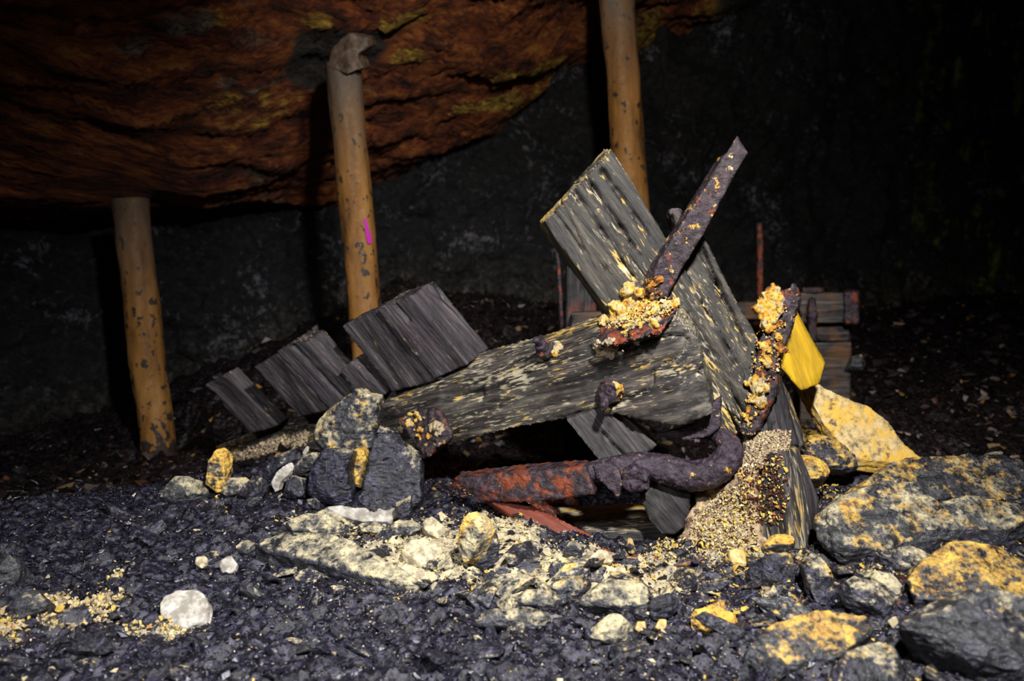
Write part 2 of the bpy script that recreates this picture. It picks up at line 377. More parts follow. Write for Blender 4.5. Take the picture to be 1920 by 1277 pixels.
# ------------------------------------------------------------------ setting: floor
def axis_pts(segs):
    out = []
    for a, b, n in segs: out += list(np.linspace(a, b, n, endpoint=False))
    return np.array(out + [segs[-1][1]])
gx = axis_pts([(-4.2, -1.5, 110), (-1.5, 1.6, 500), (1.6, 5.2, 130)]); gy = axis_pts([(.15, .9, 50), (.9, 2.25, 250), (2.25, 7.4, 170)])
X, Y = np.meshgrid(gx, gy); x, y = X.ravel(), Y.ravel()
def fine(x, y):
    p = np.stack([x, y, np.zeros_like(x)], 1)
    far = np.clip((y - 2.2) / 1.0, 0, 1)
    h = .020 * fbm(p * (7, 9, 1), 3, .55) + .012 * ridged(p * (17, 22, 1) + 3, 3) * (1 + far) + .006 * fbm(p * (60, 60, 1), 2)
    q = perlin(p * (26, 30, 1) + 40); h += .010 * np.floor(q * 4) / 4     # broken plates
    return h + far * .05 * ridged(p * (4, 5, 1), 3)
z = ground(x, y) + fine(x, y)
idx = np.arange(x.size).reshape(X.shape)
faces = np.stack([idx[:-1, :-1].ravel(), idx[:-1, 1:].ravel(), idx[1:, 1:].ravel(), idx[1:, :-1].ravel()], 1)
fl = mesh_np('floor', np.stack([x, y, z], 1), faces); smooth(fl)
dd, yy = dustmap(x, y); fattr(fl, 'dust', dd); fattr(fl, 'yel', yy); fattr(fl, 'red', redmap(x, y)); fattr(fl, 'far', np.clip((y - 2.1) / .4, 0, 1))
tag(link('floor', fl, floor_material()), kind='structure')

def hitf(px, py):
    """where the sight line meets the broken floor, small lumps included"""
    d = ray(px, py); Ys = np.linspace(0.6, 6.5, 1500); z = CAM[2] + d[2] * Ys; g = ground(d[0] * Ys, Ys) + fine(d[0] * Ys, Ys)
    k = int(np.argmax(z < g)) if (z < g).any() else len(Ys) - 1
    return np.array([d[0] * Ys[k], Ys[k], g[k]])

# ------------------------------------------------------------------ setting: back wall and roof
_edge = [(-300,410,3.5),(0,402,3.6),(300,398,3.9),(480,385,4.0),(600,372,4.1),(760,312,4.25),(950,232,4.5),(1050,150,4.6),(1130,110,4.7),(1300,40,5.0),(1500,-40,5.6),(1700,-90,6.3),(1800,-110,6.5),(1950,-130,6.3),(2200,-130,5.5)]
_e = np.array([P(*c) for c in _edge])
def edge_at(x): return np.interp(x, _e[:, 0], _e[:, 1]), np.interp(x, _e[:, 0], _e[:, 2])
def wall_material():
    t = NT('coal_face'); v = t.obj()
    n1 = t.noise(t.scale(v, (2.2, 2.2, 3.4)), 1.0, 8, .66, .5); n2 = t.noise(v, 26, 8, .72, .3); n3 = t.noise(v, 4.2, 4, .55)
    base = t.ramp(n2, [(.38, (.0008, .0008, .0012)), (.52, (.0028, .0028, .0040)), (.62, (.012, .0115, .016)), (.74, (.06, .058, .075))])
    sp = t.math('ADD', t.math('MULTIPLY', n2, .62), t.math('MULTIPLY', n3, .45))
    col = t.mix(t.ramp(sp, [(.60, 0.0), (.69, 1.0)]), base, (.13, .125, .155))
    low = t.attr('low')
    col = t.mix(t.math('MULTIPLY', low, t.ramp(n2, [(.46, 0.0), (.66, .5)])), col, (.16, .135, .08))
    gr = t.attr('green')
    col = t.mix(t.math('MULTIPLY', gr, t.ramp(t.noise(t.scale(v, (9, 9, 2.2)), 1.0, 6, .7), [(.55, 0.0), (.66, 1.0)])), col, (.22, .24, .03))
    b = t.bump(n1, .9, .10); b = t.bump(n2, .8, .03, b)
    return t.fin(col, t.ramp(n2, [(.3, .38), (.7, .75)]), b, .5)
wx = np.linspace(-4.2, 5.2, 330); wz = np.linspace(-.3, 4.6, 190)
WX, WZ = np.meshgrid(wx, wz); a, c = WX.ravel(), WZ.ravel()
ey, ez = edge_at(a)
p3 = np.stack([a, ey, c], 1)
wy = ey + (ez - c) * -.10 + .16 * fbm(p3 * (1.3, 1.3, 1.6), 3) + .07 * ridged(p3 * (4, 4, 5), 3) + .03 * fbm(p3 * 16, 2)
idx = np.arange(a.size).reshape(WX.shape)
faces = np.stack([idx[:-1, :-1].ravel(), idx[:-1, 1:].ravel(), idx[1:, 1:].ravel(), idx[1:, :-1].ravel()], 1)
wm = mesh_np('wall_back', np.stack([a, wy, c], 1), faces); smooth(wm)
fattr(wm, 'low', np.clip(1 - (c - ground(a, wy)) / .35, 0, 1)); fattr(wm, 'green', np.clip((a - 2.7) / 1.0, 0, 1))
tag(link('wall_back', wm, wall_material()), kind='structure')

def roof_z(x, y):
    ey, ez = edge_at(x); flat = np.interp(x, [-2, -1.3, -.8, .3], [.7, .6, .12, .05]); t = ey - y - flat
    return ez + .46 * (np.sqrt(t * t + .02) + t) / 2
def roof_material():
    t = NT('stained_roof'); v = t.attr('lam', out='Vector')
    s = t.scale(v, (4.0, 17, 6)); n1 = t.noise(s, 1.0, 10, .66, .8); n2 = t.noise(t.scale(v, (14, 75, 20)), 1.0, 6, .68, .6); n3 = t.noise(v, 2.2, 4, .55)
    m = t.math('ADD', t.math('MULTIPLY', n1, .6), t.math('MULTIPLY', n2, .4))
    col = t.ramp(m, [(.38, (.008, .004, .003)), (.46, (.10, .024, .010)), (.53, (.26, .068, .018)), (.60, (.42, .15, .034)), (.70, (.58, .34, .10))])
    yv = t.attr('yel')
    col = t.mix(t.math('MULTIPLY', t.ramp(t.math('ADD', t.math('ADD', n3, t.math('MULTIPLY', n2, .3)), t.math('MULTIPLY', yv, .30)), [(.81, 0.0), (.92, .9)]), 1.0), col, t.ramp(n2, [(.38, (.05, .03, .01)), (.5, (.30, .17, .025)), (.62, (.62, .42, .06))]))
    gn = t.math('ADD', t.math('MULTIPLY', t.attr('grey'), .2), t.noise(t.scale(v, (3.2, 12, 4)), 1.0, 6, .62, .4))
    col = t.mix(t.ramp(gn, [(.61, 0.0), (.72, .85)]), col, t.ramp(n2, [(.4, (.03, .028, .025)), (.65, (.26, .23, .17))]))
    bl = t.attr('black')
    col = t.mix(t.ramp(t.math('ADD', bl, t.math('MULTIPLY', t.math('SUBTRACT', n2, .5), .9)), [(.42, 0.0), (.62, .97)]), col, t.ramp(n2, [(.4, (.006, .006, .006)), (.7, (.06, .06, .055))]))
    b = t.bump(n1, .9, .06); b = t.bump(n2, .8, .02, b)
    return t.fin(col, t.ramp(n2, [(.3, .5), (.7, .85)]), b, .35)
rx = np.linspace(-4.2, 5.2, 360); rv = np.linspace(0, 1, 260)
RX, RV = np.meshgrid(rx, rv); a, s = RX.ravel(), RV.ravel()
ey, ez = edge_at(a); ry = ey + .35 + (-.2 - ey - .35) * s
p3 = np.stack([a, ry, np.zeros_like(a)], 1)
lay = fbm(p3 * (1.0, 3.2, 1), 3) * 1.4; step = np.floor(lay * 5) / 5
calm = 1 - .9 * np.exp(-((a + 1.53) ** 2 + (ry - 3.2) ** 2) / .35 ** 2)
def lam(a, ry):                    # along and across the bedding of the roof
    return (a + 1.04 * ry) / 1.443, (-1.04 * a + ry) / 1.443
def roof_lumps(a, ry):
    u, w = lam(a, ry); q3 = np.stack([u, w, np.zeros_like(a)], 1); st = np.floor(fbm(q3 * (.8, 3.6, 1), 3) * 7) / 5
    return .05 * fbm(q3 * (1.2, 2.4, 1) + 4, 3) + .05 * st + .028 * fbm(q3 * (4, 16, 1), 4) + .012 * ridged(q3 * (10, 42, 1), 2)
rz = roof_z(a, ry) + calm * roof_lumps(a, ry)
idx = np.arange(a.size).reshape(RX.shape)
faces = np.stack([idx[:-1, :-1].ravel(), idx[1:, :-1].ravel(), idx[1:, 1:].ravel(), idx[:-1, 1:].ravel()], 1)
rm = mesh_np('ceiling', np.stack([a, ry, rz], 1), faces); smooth(rm)
vattr(rm, 'lam', np.stack([*lam(a, ry), rz], 1))
def roof_ray(px, py):
    d = ray(px, py); Ys = np.linspace(.8, 5, 900); k = int(np.argmax(CAM[2] + d[2] * Ys > roof_z(d[0] * Ys, Ys) + roof_lumps(d[0] * Ys, Ys))); return CAM + d * Ys[k]
def roof_spot(px, py, rx_, ry_, p=1.0):
    c = roof_ray(px, py); e = roof_ray(px + rx_, py); f2 = roof_ray(px, py - ry_); uc, wc = lam(c[0], c[1]); U, Wd = lam(a, ry)
    ru = max(.05, np.hypot(*(np.array(lam(e[0], e[1])) - (uc, wc)))); rw = max(.03, abs(lam(f2[0], f2[1])[1] - wc))
    return np.exp(-(((U - uc) / ru) ** 2 + ((Wd - wc) / rw) ** 2) ** p)
bl = np.maximum(roof_spot(640, 95, 95, 50, 1.5), roof_spot(590, 105, 70, 30, 1.3))  # black patch round the middle prop's head: a hollow's shadow painted into the colour
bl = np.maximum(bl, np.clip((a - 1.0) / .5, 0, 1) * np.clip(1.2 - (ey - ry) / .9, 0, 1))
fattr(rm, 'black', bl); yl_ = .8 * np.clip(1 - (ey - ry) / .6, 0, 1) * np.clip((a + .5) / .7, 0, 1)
for q in [(600,42,34,9),(740,55,40,30),(760,110,40,25),(400,40,30,8),(1230,90,90,30),(930,190,60,12),(1000,140,60,20)]: yl_ = np.maximum(yl_, 1.3 * roof_spot(*q))
gr_ = np.zeros_like(a)
for q in [(340,35,60,14),(390,30,40,14),(270,75,50,14),(480,85,60,10),(500,325,60,14),(790,178,50,10),(470,380,90,10),(550,140,80,8)]: gr_ = np.maximum(gr_, roof_spot(*q))
fattr(rm, 'yel', yl_); fattr(rm, 'grey', gr_)
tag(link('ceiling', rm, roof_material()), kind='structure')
def roof_hit(x, y): return float(roof_z(np.array([x]), np.array([y]))[0])

# ------------------------------------------------------------------ the mine props (posts)
M_PROP = prop_material()
def prop(label, p_top, p_bot, r, seed, wob=.006, grey=.45):
    p_top, p_bot = np.asarray(p_top), np.asarray(p_bot)
    root = empty('mine_prop', p_bot, label, 'post', 'rusted posts holding up the roof')
    n, seg = 90, 40; t = np.linspace(0, 1, n); ang = np.linspace(0, 2 * math.pi, seg, endpoint=False)
    ax = p_top - p_bot; L = np.linalg.norm(ax); d = ax / L; u = unit(np.cross(d, [0, 1, 0])); v = np.cross(d, u)
    T, A = np.meshgrid(t, ang, indexing='ij'); tt, aa = T.ravel(), A.ravel()
    rr = r * (1 + .10 * perlin(np.stack([np.cos(aa) * 1.2 + seed, np.sin(aa) * 1.2, tt * L * 4], 1)) + .05 * perlin(np.stack([np.cos(aa) * 3 + seed, np.sin(aa) * 3, tt * L * 12], 1)) - .10 * np.exp(-((np.cos(aa - 4.2) - 1) / .05) ** 2))
    cx = wob * perlin(np.stack([tt * 5 + seed, 0 * tt, 0 * tt], 1)); cy = wob * perlin(np.stack([tt * 5 + seed, 0 * tt + 4, 0 * tt], 1))
    co = p_bot + tt[:, None] * ax + (rr * np.cos(aa) + cx)[:, None] * u + (rr * np.sin(aa) + cy)[:, None] * v
    idx = np.arange(tt.size).reshape(n, seg); nx = np.roll(idx, -1, 1)
    fc = np.stack([idx[:-1].ravel(), nx[:-1].ravel(), nx[1:].ravel(), idx[1:].ravel()], 1)
    me = mesh_np('shaft', co, fc)
    bm = bmesh.new(); bm.from_mesh(me); bmesh.ops.holes_fill(bm, edges=bm.edges, sides=0); bmesh.ops.recalc_face_normals(bm, faces=bm.faces); bm.to_mesh(me); bm.free(); smooth(me)
    co = coords(me); h = (co - p_bot) @ d
    fattr(me, 'low', np.clip(1 - h / .30, 0, 1) + .35 * np.clip(1 - h / .8, 0, 1)); fattr(me, 'top', np.clip((h - L + grey) / .4, 0, 1))
    link('shaft', me, M_PROP, root)
    return root, u, v, d, L
def post_ends(t, b, Yt, Yb): return P(*t, Yt), P(*b, Yb)
pa_t, pa_b = post_ends((243, 380), (304, 890), 3.2, 3.2)
prop('dim rust-orange round mine prop at left, its foot on the dark floor', pa_t + (0, 0, .015), pa_b - (0, 0, .04), .068, 1.3)
pb_t, pb_b = post_ends((643, 120), (712, 860), 2.95, 2.95)
mid, mu, mv, md_, mL = prop('rust-orange mine prop with a pink paint mark and bent steel head', pb_t, pb_b - (0, 0, .05), .0615, 7.7)
pc_t, pc_b = post_ends((1142, -190), (1222, 860), 3.55, 3.55)
prop('rust-orange mine prop rising behind the tallest leaning planks', pc_t, pc_b - (0, 0, .05), .074, 13.1, grey=.85)
# bent head plate of the middle prop
bm = bmesh.new(); Yh = 2.95
prism(bm, [P(612, 128, 2.9), P(622, 88, 2.9), P(652, 62, 2.88), P(688, 70, 2.88), P(694, 86, 2.88), P(668, 104, 2.87), P(682, 128, 2.87), P(650, 140, 2.87)], (.01, .10, .03))
t_ = NT('head_plate'); v_ = t_.obj(); k_ = t_.noise(v_, 30, 6, .65)
m_head = t_.fin(t_.ramp(k_, [(.35, (.03, .018, .01)), (.55, (.10, .065, .045)), (.7, (.15, .12, .10))]), .6, t_.bump(k_, .5, .005), .4)
rough_solid('head_plate', bm, m_head, mid, .007, .004, 30)
# pink paint stroke lying on the shaft
def post_surface(px, py, root_b, root_t, r):
    d = ray(px, py); best = None
    for Yq in np.linspace(2.7, 3.1, 900):
        q = CAM + d * Yq; ax = unit(root_t - root_b); w = q - root_b; e = w - ax * np.dot(w, ax)
        if np.linalg.norm(e) < r * 1.035: best = q + unit(e) * .0012; break
    return best if best is not None else P(px, py, 2.9)
stroke = [(684, 409, 2.5), (686, 422, 2.8), (689, 435, 4.2), (692, 448, 4.8), (693, 457, 3.5)]
vs, fs = [], []
for (px, py, hw) in stroke:
    for k in (-1, -.33, .33, 1): vs.append(post_surface(px + k * hw, py, pb_b, pb_t, .0615))
for i in range(len(stroke) - 1):
    for k in range(3): fs.append((i * 4 + k, i * 4 + k + 1, i * 4 + k + 5, i * 4 + k + 4))
pm = mesh_np('paint_mark', np.array(vs), np.array(fs))
t_ = NT('pink_paint'); o_ = link('paint_mark', pm, t_.fin((.48, .02, .34), .6), mid); o_['label'] = 'pink paint stroke'

# ------------------------------------------------------------------ the wreck
WR = empty('mine_cart', P(1250, 900, 1.75), 'collapsed mine cart of splintered grey timbers with rusty fittings, half buried in rubble', 'mine cart')
WB = wood_material('beam_wood', .50, .44, .42, tint=(1.04, 1.0, .90), purp=.5); WP = wood_material('plank_wood_dark', .38, .27, .5, tint=(1.05, .95, 1.06)); WE = wood_material('plank_wood_grey', .31, .47, .5, tint=(1.06, 1.0, .84), purp=.2)
WD = wood_material('short_board_wood', .42, .12, .3); WU = wood_material('buried_wood', .5, .40, .35); WR_ = wood_material('red_rotten_wood', .7, .12, .4, red=.95)
def sec(ft, fb, bt, bb): return [P(*ft), P(*fb), P(*bt), P(*bb)]
beam = [sec((420,862,2.75),(425,888,2.75),(403,836,2.9),(410,872,2.9)), sec((575,832,2.40),(580,884,2.40),(538,783,2.53),(545,850,2.55)),
        sec((748,772,2.10),(790,850,2.07),(722,716,2.23),(745,800,2.25)), sec((905,725,1.92),(905,817,1.92),(905,660,2.02),(905,760,2.05)),
        sec((1050,668,1.76),(1060,786,1.76),(1060,612,1.84),(1065,720,1.88)), sec((1140,628,1.68),(1160,778,1.68),(1150,580,1.75),(1175,700,1.79)),
        sec((1255,584,1.60),(1275,801,1.60),(1262,555,1.66),(1290,740,1.70)), sec((1312,640,1.585),(1338,775,1.585),(1305,610,1.66),(1345,740,1.68))]
bm = bmesh.new()
for s0, s1 in zip(beam, beam[1:]): hull(bm, s0 + s1)
axis = beam[-1][0] - beam[0][0]
o_beam = wood('beam', bm, axis, WB, WR, .0048, 1.3, 1.0, grooves=[((1030,788,1.78),(1110,772,1.72),.004,.008),((1110,772,1.72),(1220,735,1.64),.004,.010),((1220,735,1.64),(1322,695,1.585),.004,.010),((1322,695,1.585),(1345,670,1.62),.004,.010),((830,740,2.0),(900,735,1.93),.012,.012)])
def board(name, quad, vec, axis, mat, seed, vox=.005, amp=1.0, cracks=1.0, parent=WR, grooves=()):
    bm = bmesh.new(); prism(bm, [P(*q) for q in quad], vec); return wood(name, bm, axis, mat, parent, vox, amp, cracks, seed, side=np.cross(unit(axis), vec), grooves=grooves)
pdir = P(1022, 415, 1.70) - P(1240, 705, 1.69)
TH = np.array([.028, .05, .012])
TH = np.array([.032, .042, .022])
board('plank', [(383,723,2.50),(423,700,2.47),(520,800,2.47),(470,812,2.52),(452,790,2.52),(420,762,2.52),(407,741,2.51)], TH * .9, P(383,723,2.5) - P(470,812,2.5), WP, 1)
board('plank', [(474,688,2.30),(520,664,2.27),(625,768,2.24),(560,784,2.32)], TH * 1.2, P(474,688,2.30) - P(556,778,2.3), WP, 2)
board('plank', [(517,660,2.262),(545,642,2.235),(573,640,2.22),(606,680,2.22),(690,755,2.20),(622,775,2.24)], TH * 1.3, P(517,660,2.26) - P(622,770,2.24), WP, 3, grooves=[((548,650,2.235),(640,745,2.22),.005,.008)])
board('plank', [(634,695,2.18),(660,678,2.16),(716,733,2.15),(722,742,2.15),(680,752,2.18)], TH * .9, P(636,694,2.18) - P(680,745,2.18), WP, 4)
board('plank', [(640,612,2.12),(708,580,2.07),(830,712,2.04),(735,735,2.12)], TH * 1.3, P(640,610,2.12) - P(735,725,2.12), WP, 5)
board('plank', [(705,580,2.05),(772,553,2.00),(880,684,1.985),(815,712,2.04)], TH * 1.6, P(705,580,2.05) - P(815,710,2.04), WP, 6, grooves=[((738,565,2.03),(765,600,2.02),.005,.008)])
# tall planks at the right
board('tall_plank', [(1022,415,1.72),(1090,343,1.71),(1330,690,1.66),(1385,815,1.63),(1330,800,1.64),(1230,700,1.69),(1040,447,1.72)], (-.012, .055, .0), pdir, WE, 11, vox=.004, grooves=[((1078,360,1.71),(1185,520,1.69),.0035,.010),((1040,398,1.72),(1090,470,1.71),.003,.006),((1120,480,1.7),(1230,640,1.68),.0035,.008)])
board('tall_plank', [(1086,344,1.712),(1122,303,1.708),(1148,275,1.705),(1248,437,1.68),(1395,690,1.64),(1415,770,1.62),(1392,814,1.62),(1350,745,1.645),(1280,620,1.67)], (-.010, .06, .004), pdir, WE, 12, vox=.004, grooves=[((1100,335,1.71),(1200,480,1.69),.0035,.010),((1130,322,1.707),(1215,440,1.69),.004,.010),((1290,590,1.665),(1400,790,1.625),.004,.010),((1320,570,1.66),(1405,730,1.63),.0035,.009)])
board('tall_plank', [(1262,398,1.735),(1290,412,1.73),(1317,439,1.725),(1376,558,1.69),(1424,640,1.665),(1412,720,1.65),(1395,760,1.65),(1300,600,1.70)], (-.005, .05, .004), pdir, WE, 13, vox=.004, grooves=[((1305,450,1.728),(1400,650,1.67),.004,.010),((1345,530,1.70),(1410,690,1.655),.0035,.009)])
board('splinter', [(1037,444,1.775),(1052,440,1.775),(1162,585,1.745),(1136,592,1.745)], (-.004, .03, 0), pdir, WP, 14, vox=.0035, amp=.5, cracks=.3)
bm = bmesh.new(); prism(bm, [P(1256,391,1.78), P(1268,388,1.78), P(1281,394,1.78), P(1275,412,1.78), P(1284,440,1.78), P(1262,440,1.78), P(1250,408,1.78)], (0, .03, 0))
wood('splinter', bm, (-.5, 0, .8), WP, WR, .004, 1.5, .6, 3.3)
# below the beam
board('short_board', [(1060,786,1.715),(1132,762,1.70),(1160,770,1.70),(1232,835,1.68),(1222,846,1.68),(1195,858,1.68),(1124,864,1.69)], (.01, .045, 0), P(1060,786,1.715) - P(1124,864,1.69), WD, 21, vox=.0038, amp=.7, cracks=.5, grooves=[((1098,776,1.71),(1174,862,1.68),.003,.009),((1148,768,1.70),(1185,805,1.69),.003,.006)])
board('short_board', [(1196,928,1.66),(1235,906,1.665),(1264,903,1.66),(1294,932,1.65),(1287,988,1.645),(1265,1006,1.645),(1238,1002,1.65),(1215,972,1.655)], (.01, .05, .005), P(1200,920,1.66) - P(1265,1000,1.65), WD, 22, amp=.9)
bm = bmesh.new(); hull(bm, sec((1105,1003,1.74),(1110,1055,1.74),(1040,948,1.98),(1060,1000,1.98)) + sec((1340,985,1.70),(1340,1050,1.70),(1290,940,1.98),(1300,990,1.98)))
wood('cross_beam', bm, (1, -.1, 0), WU, WR, .006, .9)
bm = bmesh.new(); hull(bm, [P(1392,828,1.63), P(1462,845,1.56), P(1497,838,1.62), P(1425,815,1.72), P(1370,1060,1.60), P(1498,1075,1.49), P(1540,1030,1.58), P(1420,1040,1.70), P(1534,930,1.59)])
wood('end_post', bm, P(1462,845,1.56) - P(1498,1060,1.50), wood_material('end_post_wood', .5, .42, .35), WR, .0055, 1.0)
board('plank', [(1448,722,1.70),(1462,708,1.70),(1482,745,1.70),(1512,832,1.68),(1497,842,1.67),(1430,815,1.66)], (.01, .03, 0), P(1455,715,1.7) - P(1500,840,1.68), wood_material('plank_wood_ochre', .7, .40, .95), WR and 31)
board('plank', [(1435,735,1.685),(1462,705,1.70),(1500,840,1.66),(1425,830,1.65)], (.01, .02, 0), P(1455,715,1.7) - P(1480,840,1.66), WP, 32, amp=.7)
board('yellow_board', [(1490,583,1.80),(1546,685,1.80),(1536,722,1.80),(1500,735,1.79),(1462,690,1.79),(1470,640,1.79)], (.01, .022, .004), P(1490,583,1.8) - P(1536,718,1.8), None, 33, amp=.5, cracks=.3).data.materials.append(
    (lambda t: t.fin(t.ramp(t.noise(t.scale(t.attr('grain', out='Vector'), (5, 40, 40)), 1.0, 6, .65, .4), [(.30, (.05, .04, .02)), (.42, (.34, .20, .008)), (.6, (.60, .36, .010)), (.75, (.66, .42, .03))]), .65, None, .35))(NT('yellow_painted_wood')))

# iron fittings
RUST = rust_material('rust_purple', .8, .22, .34); RUST_R = rust_material('rust_red', .35, .52, .22); RUST_D = rust_material('rust_dark', .3, .42, .36); RUST_B = rust_material('rust_bar', .3, .28, .42)
bm = bmesh.new()
prism(bm, [P(*q) for q in [(1381,256,1.60),(1401,288,1.60),(1380,322,1.602),(1354,372,1.607),(1320,437,1.614),(1276,508,1.625),(1250,558,1.632),(1222,566,1.638),(1232,495,1.625),(1286,408,1.612),(1330,340,1.605)]], (.004, .009, .004))
prism(bm, [P(*q) for q in [(1354,294,1.602),(1330,340,1.605),(1286,408,1.612),(1232,495,1.625),(1218,560,1.637),(1197,553,1.675),(1214,508,1.665),(1261,430,1.652),(1315,345,1.645),(1344,297,1.64)]], (.006, .006, .006))
rough_solid('angle_iron', bm, RUST_B, WR, .0032, .0012, 90, .0006)
bm = bmesh.new()   # torn strap at the planks' right edge
prism(bm, [P(1430,560,1.66), P(1440,540,1.66), P(1452,535,1.66), P(1464,548,1.655), P(1478,545,1.65), P(1486,533,1.65), P(1499,556,1.65), P(1490,588,1.65), P(1474,640,1.645), P(1462,660,1.645), P(1455,735,1.635), P(1425,800,1.615), P(1404,815,1.61), P(1388,812,1.61), P(1400,762,1.615), P(1415,700,1.63), P(1425,640,1.64), P(1436,610,1.65)], (.012, .022, 0))
o_strap = rough_solid('iron_strap', bm, RUST_D, WR, .0038, .003, 60, .002)
bm = bmesh.new()   # rusted plate lying over the beam's corner
prism(bm, [P(1128,612,1.68), P(1165,585,1.70), P(1215,560,1.68), P(1262,560,1.63), P(1268,578,1.60), P(1240,615,1.585), P(1180,634,1.60), P(1125,640,1.66)], (-.004, -.022, -.010))
o_plate = rough_solid('corner_plate', bm, RUST_R, WR, .0042, .004, 60, .002)
bm = bmesh.new()
prism(bm, [P(748,786,2.05), P(775,778,2.05), P(812,765,2.0), P(828,778,1.98), P(848,812,1.97), P(842,826,1.97), P(820,838,1.97), P(806,855,1.98), P(792,860,2.0), P(780,835,2.02)], (.02, .07, 0))
o_clamp = rough_solid('clamp', bm, RUST_D, WR, .004, .0035, 55, .0025)
def bolt(c, axis, rn, tail, label=None):
    c = np.asarray(c); d = unit(axis); r_ = empty('bolt', (0, 0, 0), None, None); r_.parent = WR; r_.location = -Vector(WR.location)
    def cyl(r0, a, b, seg, tip=1.0):
        bm = bmesh.new(); tube(bm, [c + d * a, c + d * b], [r0, r0 * tip], seg); return bm
    return r_, cyl
def make_bolt(c, axis, rn, L):
    """one bolt: washer, nut and threaded end, each with rust scale"""
    c = np.asarray(c, float); d = unit(axis)
    bm = bmesh.new(); tube(bm, [c - d * .03, c + d * L], [rn * .52, rn * .44], 12)
    bo = rough_solid('bolt', bm, RUST, WR, .0024, .0012, 110, .0004)
    bm = bmesh.new(); tube(bm, [c - d * .012, c + d * .006], [rn * 1.35, rn * 1.3], 18)
    w_ = rough_solid('washer', bm, RUST_D, None, .0024, .002, 90, .001)
    bm = bmesh.new(); tube(bm, [c + d * .004, c + d * (.008 + rn)], [rn, rn * .92], 6)
    n_ = rough_solid('nut', bm, RUST, None, .0024, .0011, 110, .0004)
    for k in (w_, n_): k.parent = bo
    return bo
fn = np.array([-.35, -.8, -.35])
make_bolt(P(1143,735,1.675), fn + (.05, 0, .0), .019, .062)
make_bolt(P(1022,655,1.785), np.array([-.45, -.55, .5]), .016, .045)
# draw bar, coupling hook and its nuts
bm = bmesh.new()
dbar = [sec((850,897,1.79),(900,940,1.76),(862,886,1.86),(905,915,1.86)), sec((985,886,1.70),(985,942,1.69),(985,871,1.77),(985,925,1.77)), sec((1098,876,1.64),(1116,927,1.63),(1102,862,1.70),(1122,915,1.70))]
for s0, s1 in zip(dbar, dbar[1:]): hull(bm, s0 + s1)
rough_solid('draw_bar', bm, RUST_R, WR, .0042, .0022, 55, .0012, (1, 1, 2))
bm = bmesh.new()
hp = [(1105,886,1.675,19),(1150,878,1.67,22),(1200,872,1.665,25),(1245,880,1.655,28),(1295,892,1.64,29),(1342,882,1.625,28),(1368,850,1.62,26),(1358,823,1.64,21),(1338,812,1.67,14),(1310,812,1.70,10)]
tube(bm, [P(a, b, c) for a, b, c, r in hp], [r / F * c for a, b, c, r in hp], 18)
hk = rough_solid('coupling_hook', bm, RUST, WR, .0034, .0024, 90, .0009)
hk['label'] = 'purple rusted coupling hook'
bm = bmesh.new(); c = P(1139, 893, 1.645); prism(bm, [P(1112,872,1.65), P(1140,866,1.645), P(1160,880,1.635), P(1166,905,1.63), P(1160,935,1.63), P(1138,912,1.635), P(1118,895,1.645)], (.008, .035, .0))
rough_solid('wedge', bm, RUST, WR, .0032, .002, 70, .001)
bm = bmesh.new(); c = P(1192, 896, 1.635); tube(bm, [c + (.006, .03, .004), c + (-.004, -.012, -.004)], [.034, .030], 6); hull(bm, [c + (-.004, -.01, -.012) + .013 * unit(RNG.normal(size=3)) for _ in range(30)])
rough_solid('hook_nut', bm, RUST, WR, .0035, .004, 70, .0015)
bm = bmesh.new(); prism(bm, [P(1352,742,1.635), P(1351,800,1.63), P(1330,818,1.635), P(1290,826,1.645), P(1228,816,1.665), P(1265,806,1.655), P(1300,796,1.645), P(1322,770,1.638)], (.005, .014, .002))
rough_solid('guard_plate', bm, RUST, WR, .0032, .0015, 80, .0005)
# red rotten timber lying before the bar
board('rotten_lath', [(880,893,1.80),(935,905,1.765),(1010,955,1.715),(1140,1018,1.66),(1128,1032,1.65),(1060,1010,1.67),(985,985,1.70),(905,930,1.76)], (.005, .03, -.03), P(900,910,1.77) - P(1130,1025,1.655), WR_, 41, amp=1.4)

# ------------------------------------------------------------------ heap of sand against the end post
M_SAND = plain('sulphur_sand', (.42, .31, .19), .92, .8, (.05, .02, .014), 30, .95)
bm = bmesh.new(); prism(bm, [P(1262,1048,1.60), P(1285,985,1.63), P(1312,925,1.68), P(1340,892,1.69), P(1368,845,1.69), P(1392,812,1.68), P(1420,818,1.64), P(1470,812,1.60), P(1478,836,1.575), P(1440,850,1.565), P(1415,900,1.56), P(1420,980,1.535), P(1440,1050,1.51), P(1340,1060,1.54)], (.03, .09, -.02))
o_sand = rough_solid('sand', bm, M_SAND, None, .0055, .008, 40, .003)
tag(o_sand, 'tan sulphur sand heaped against the cart end below the hook', 'sand', kind='stuff')

# ------------------------------------------------------------------ ray casts onto built meshes
def bvh_of(meshes):
    vs, ps, k = [], [], 0
    for me in meshes:
        co = coords(me); vs += [tuple(c) for c in co]; ps += [tuple(i + k for i in p.vertices) for p in me.polygons]; k += len(co)
    return BVHTree.FromPolygons(vs, ps)
BV = bvh_of(BUILT)
def cast(px, py):
    d = ray(px, py); r = BV.ray_cast(Vector(CAM), Vector(d)); return (np.array(r[0]), np.array(r[1])) if r[0] is not None else (None, None)

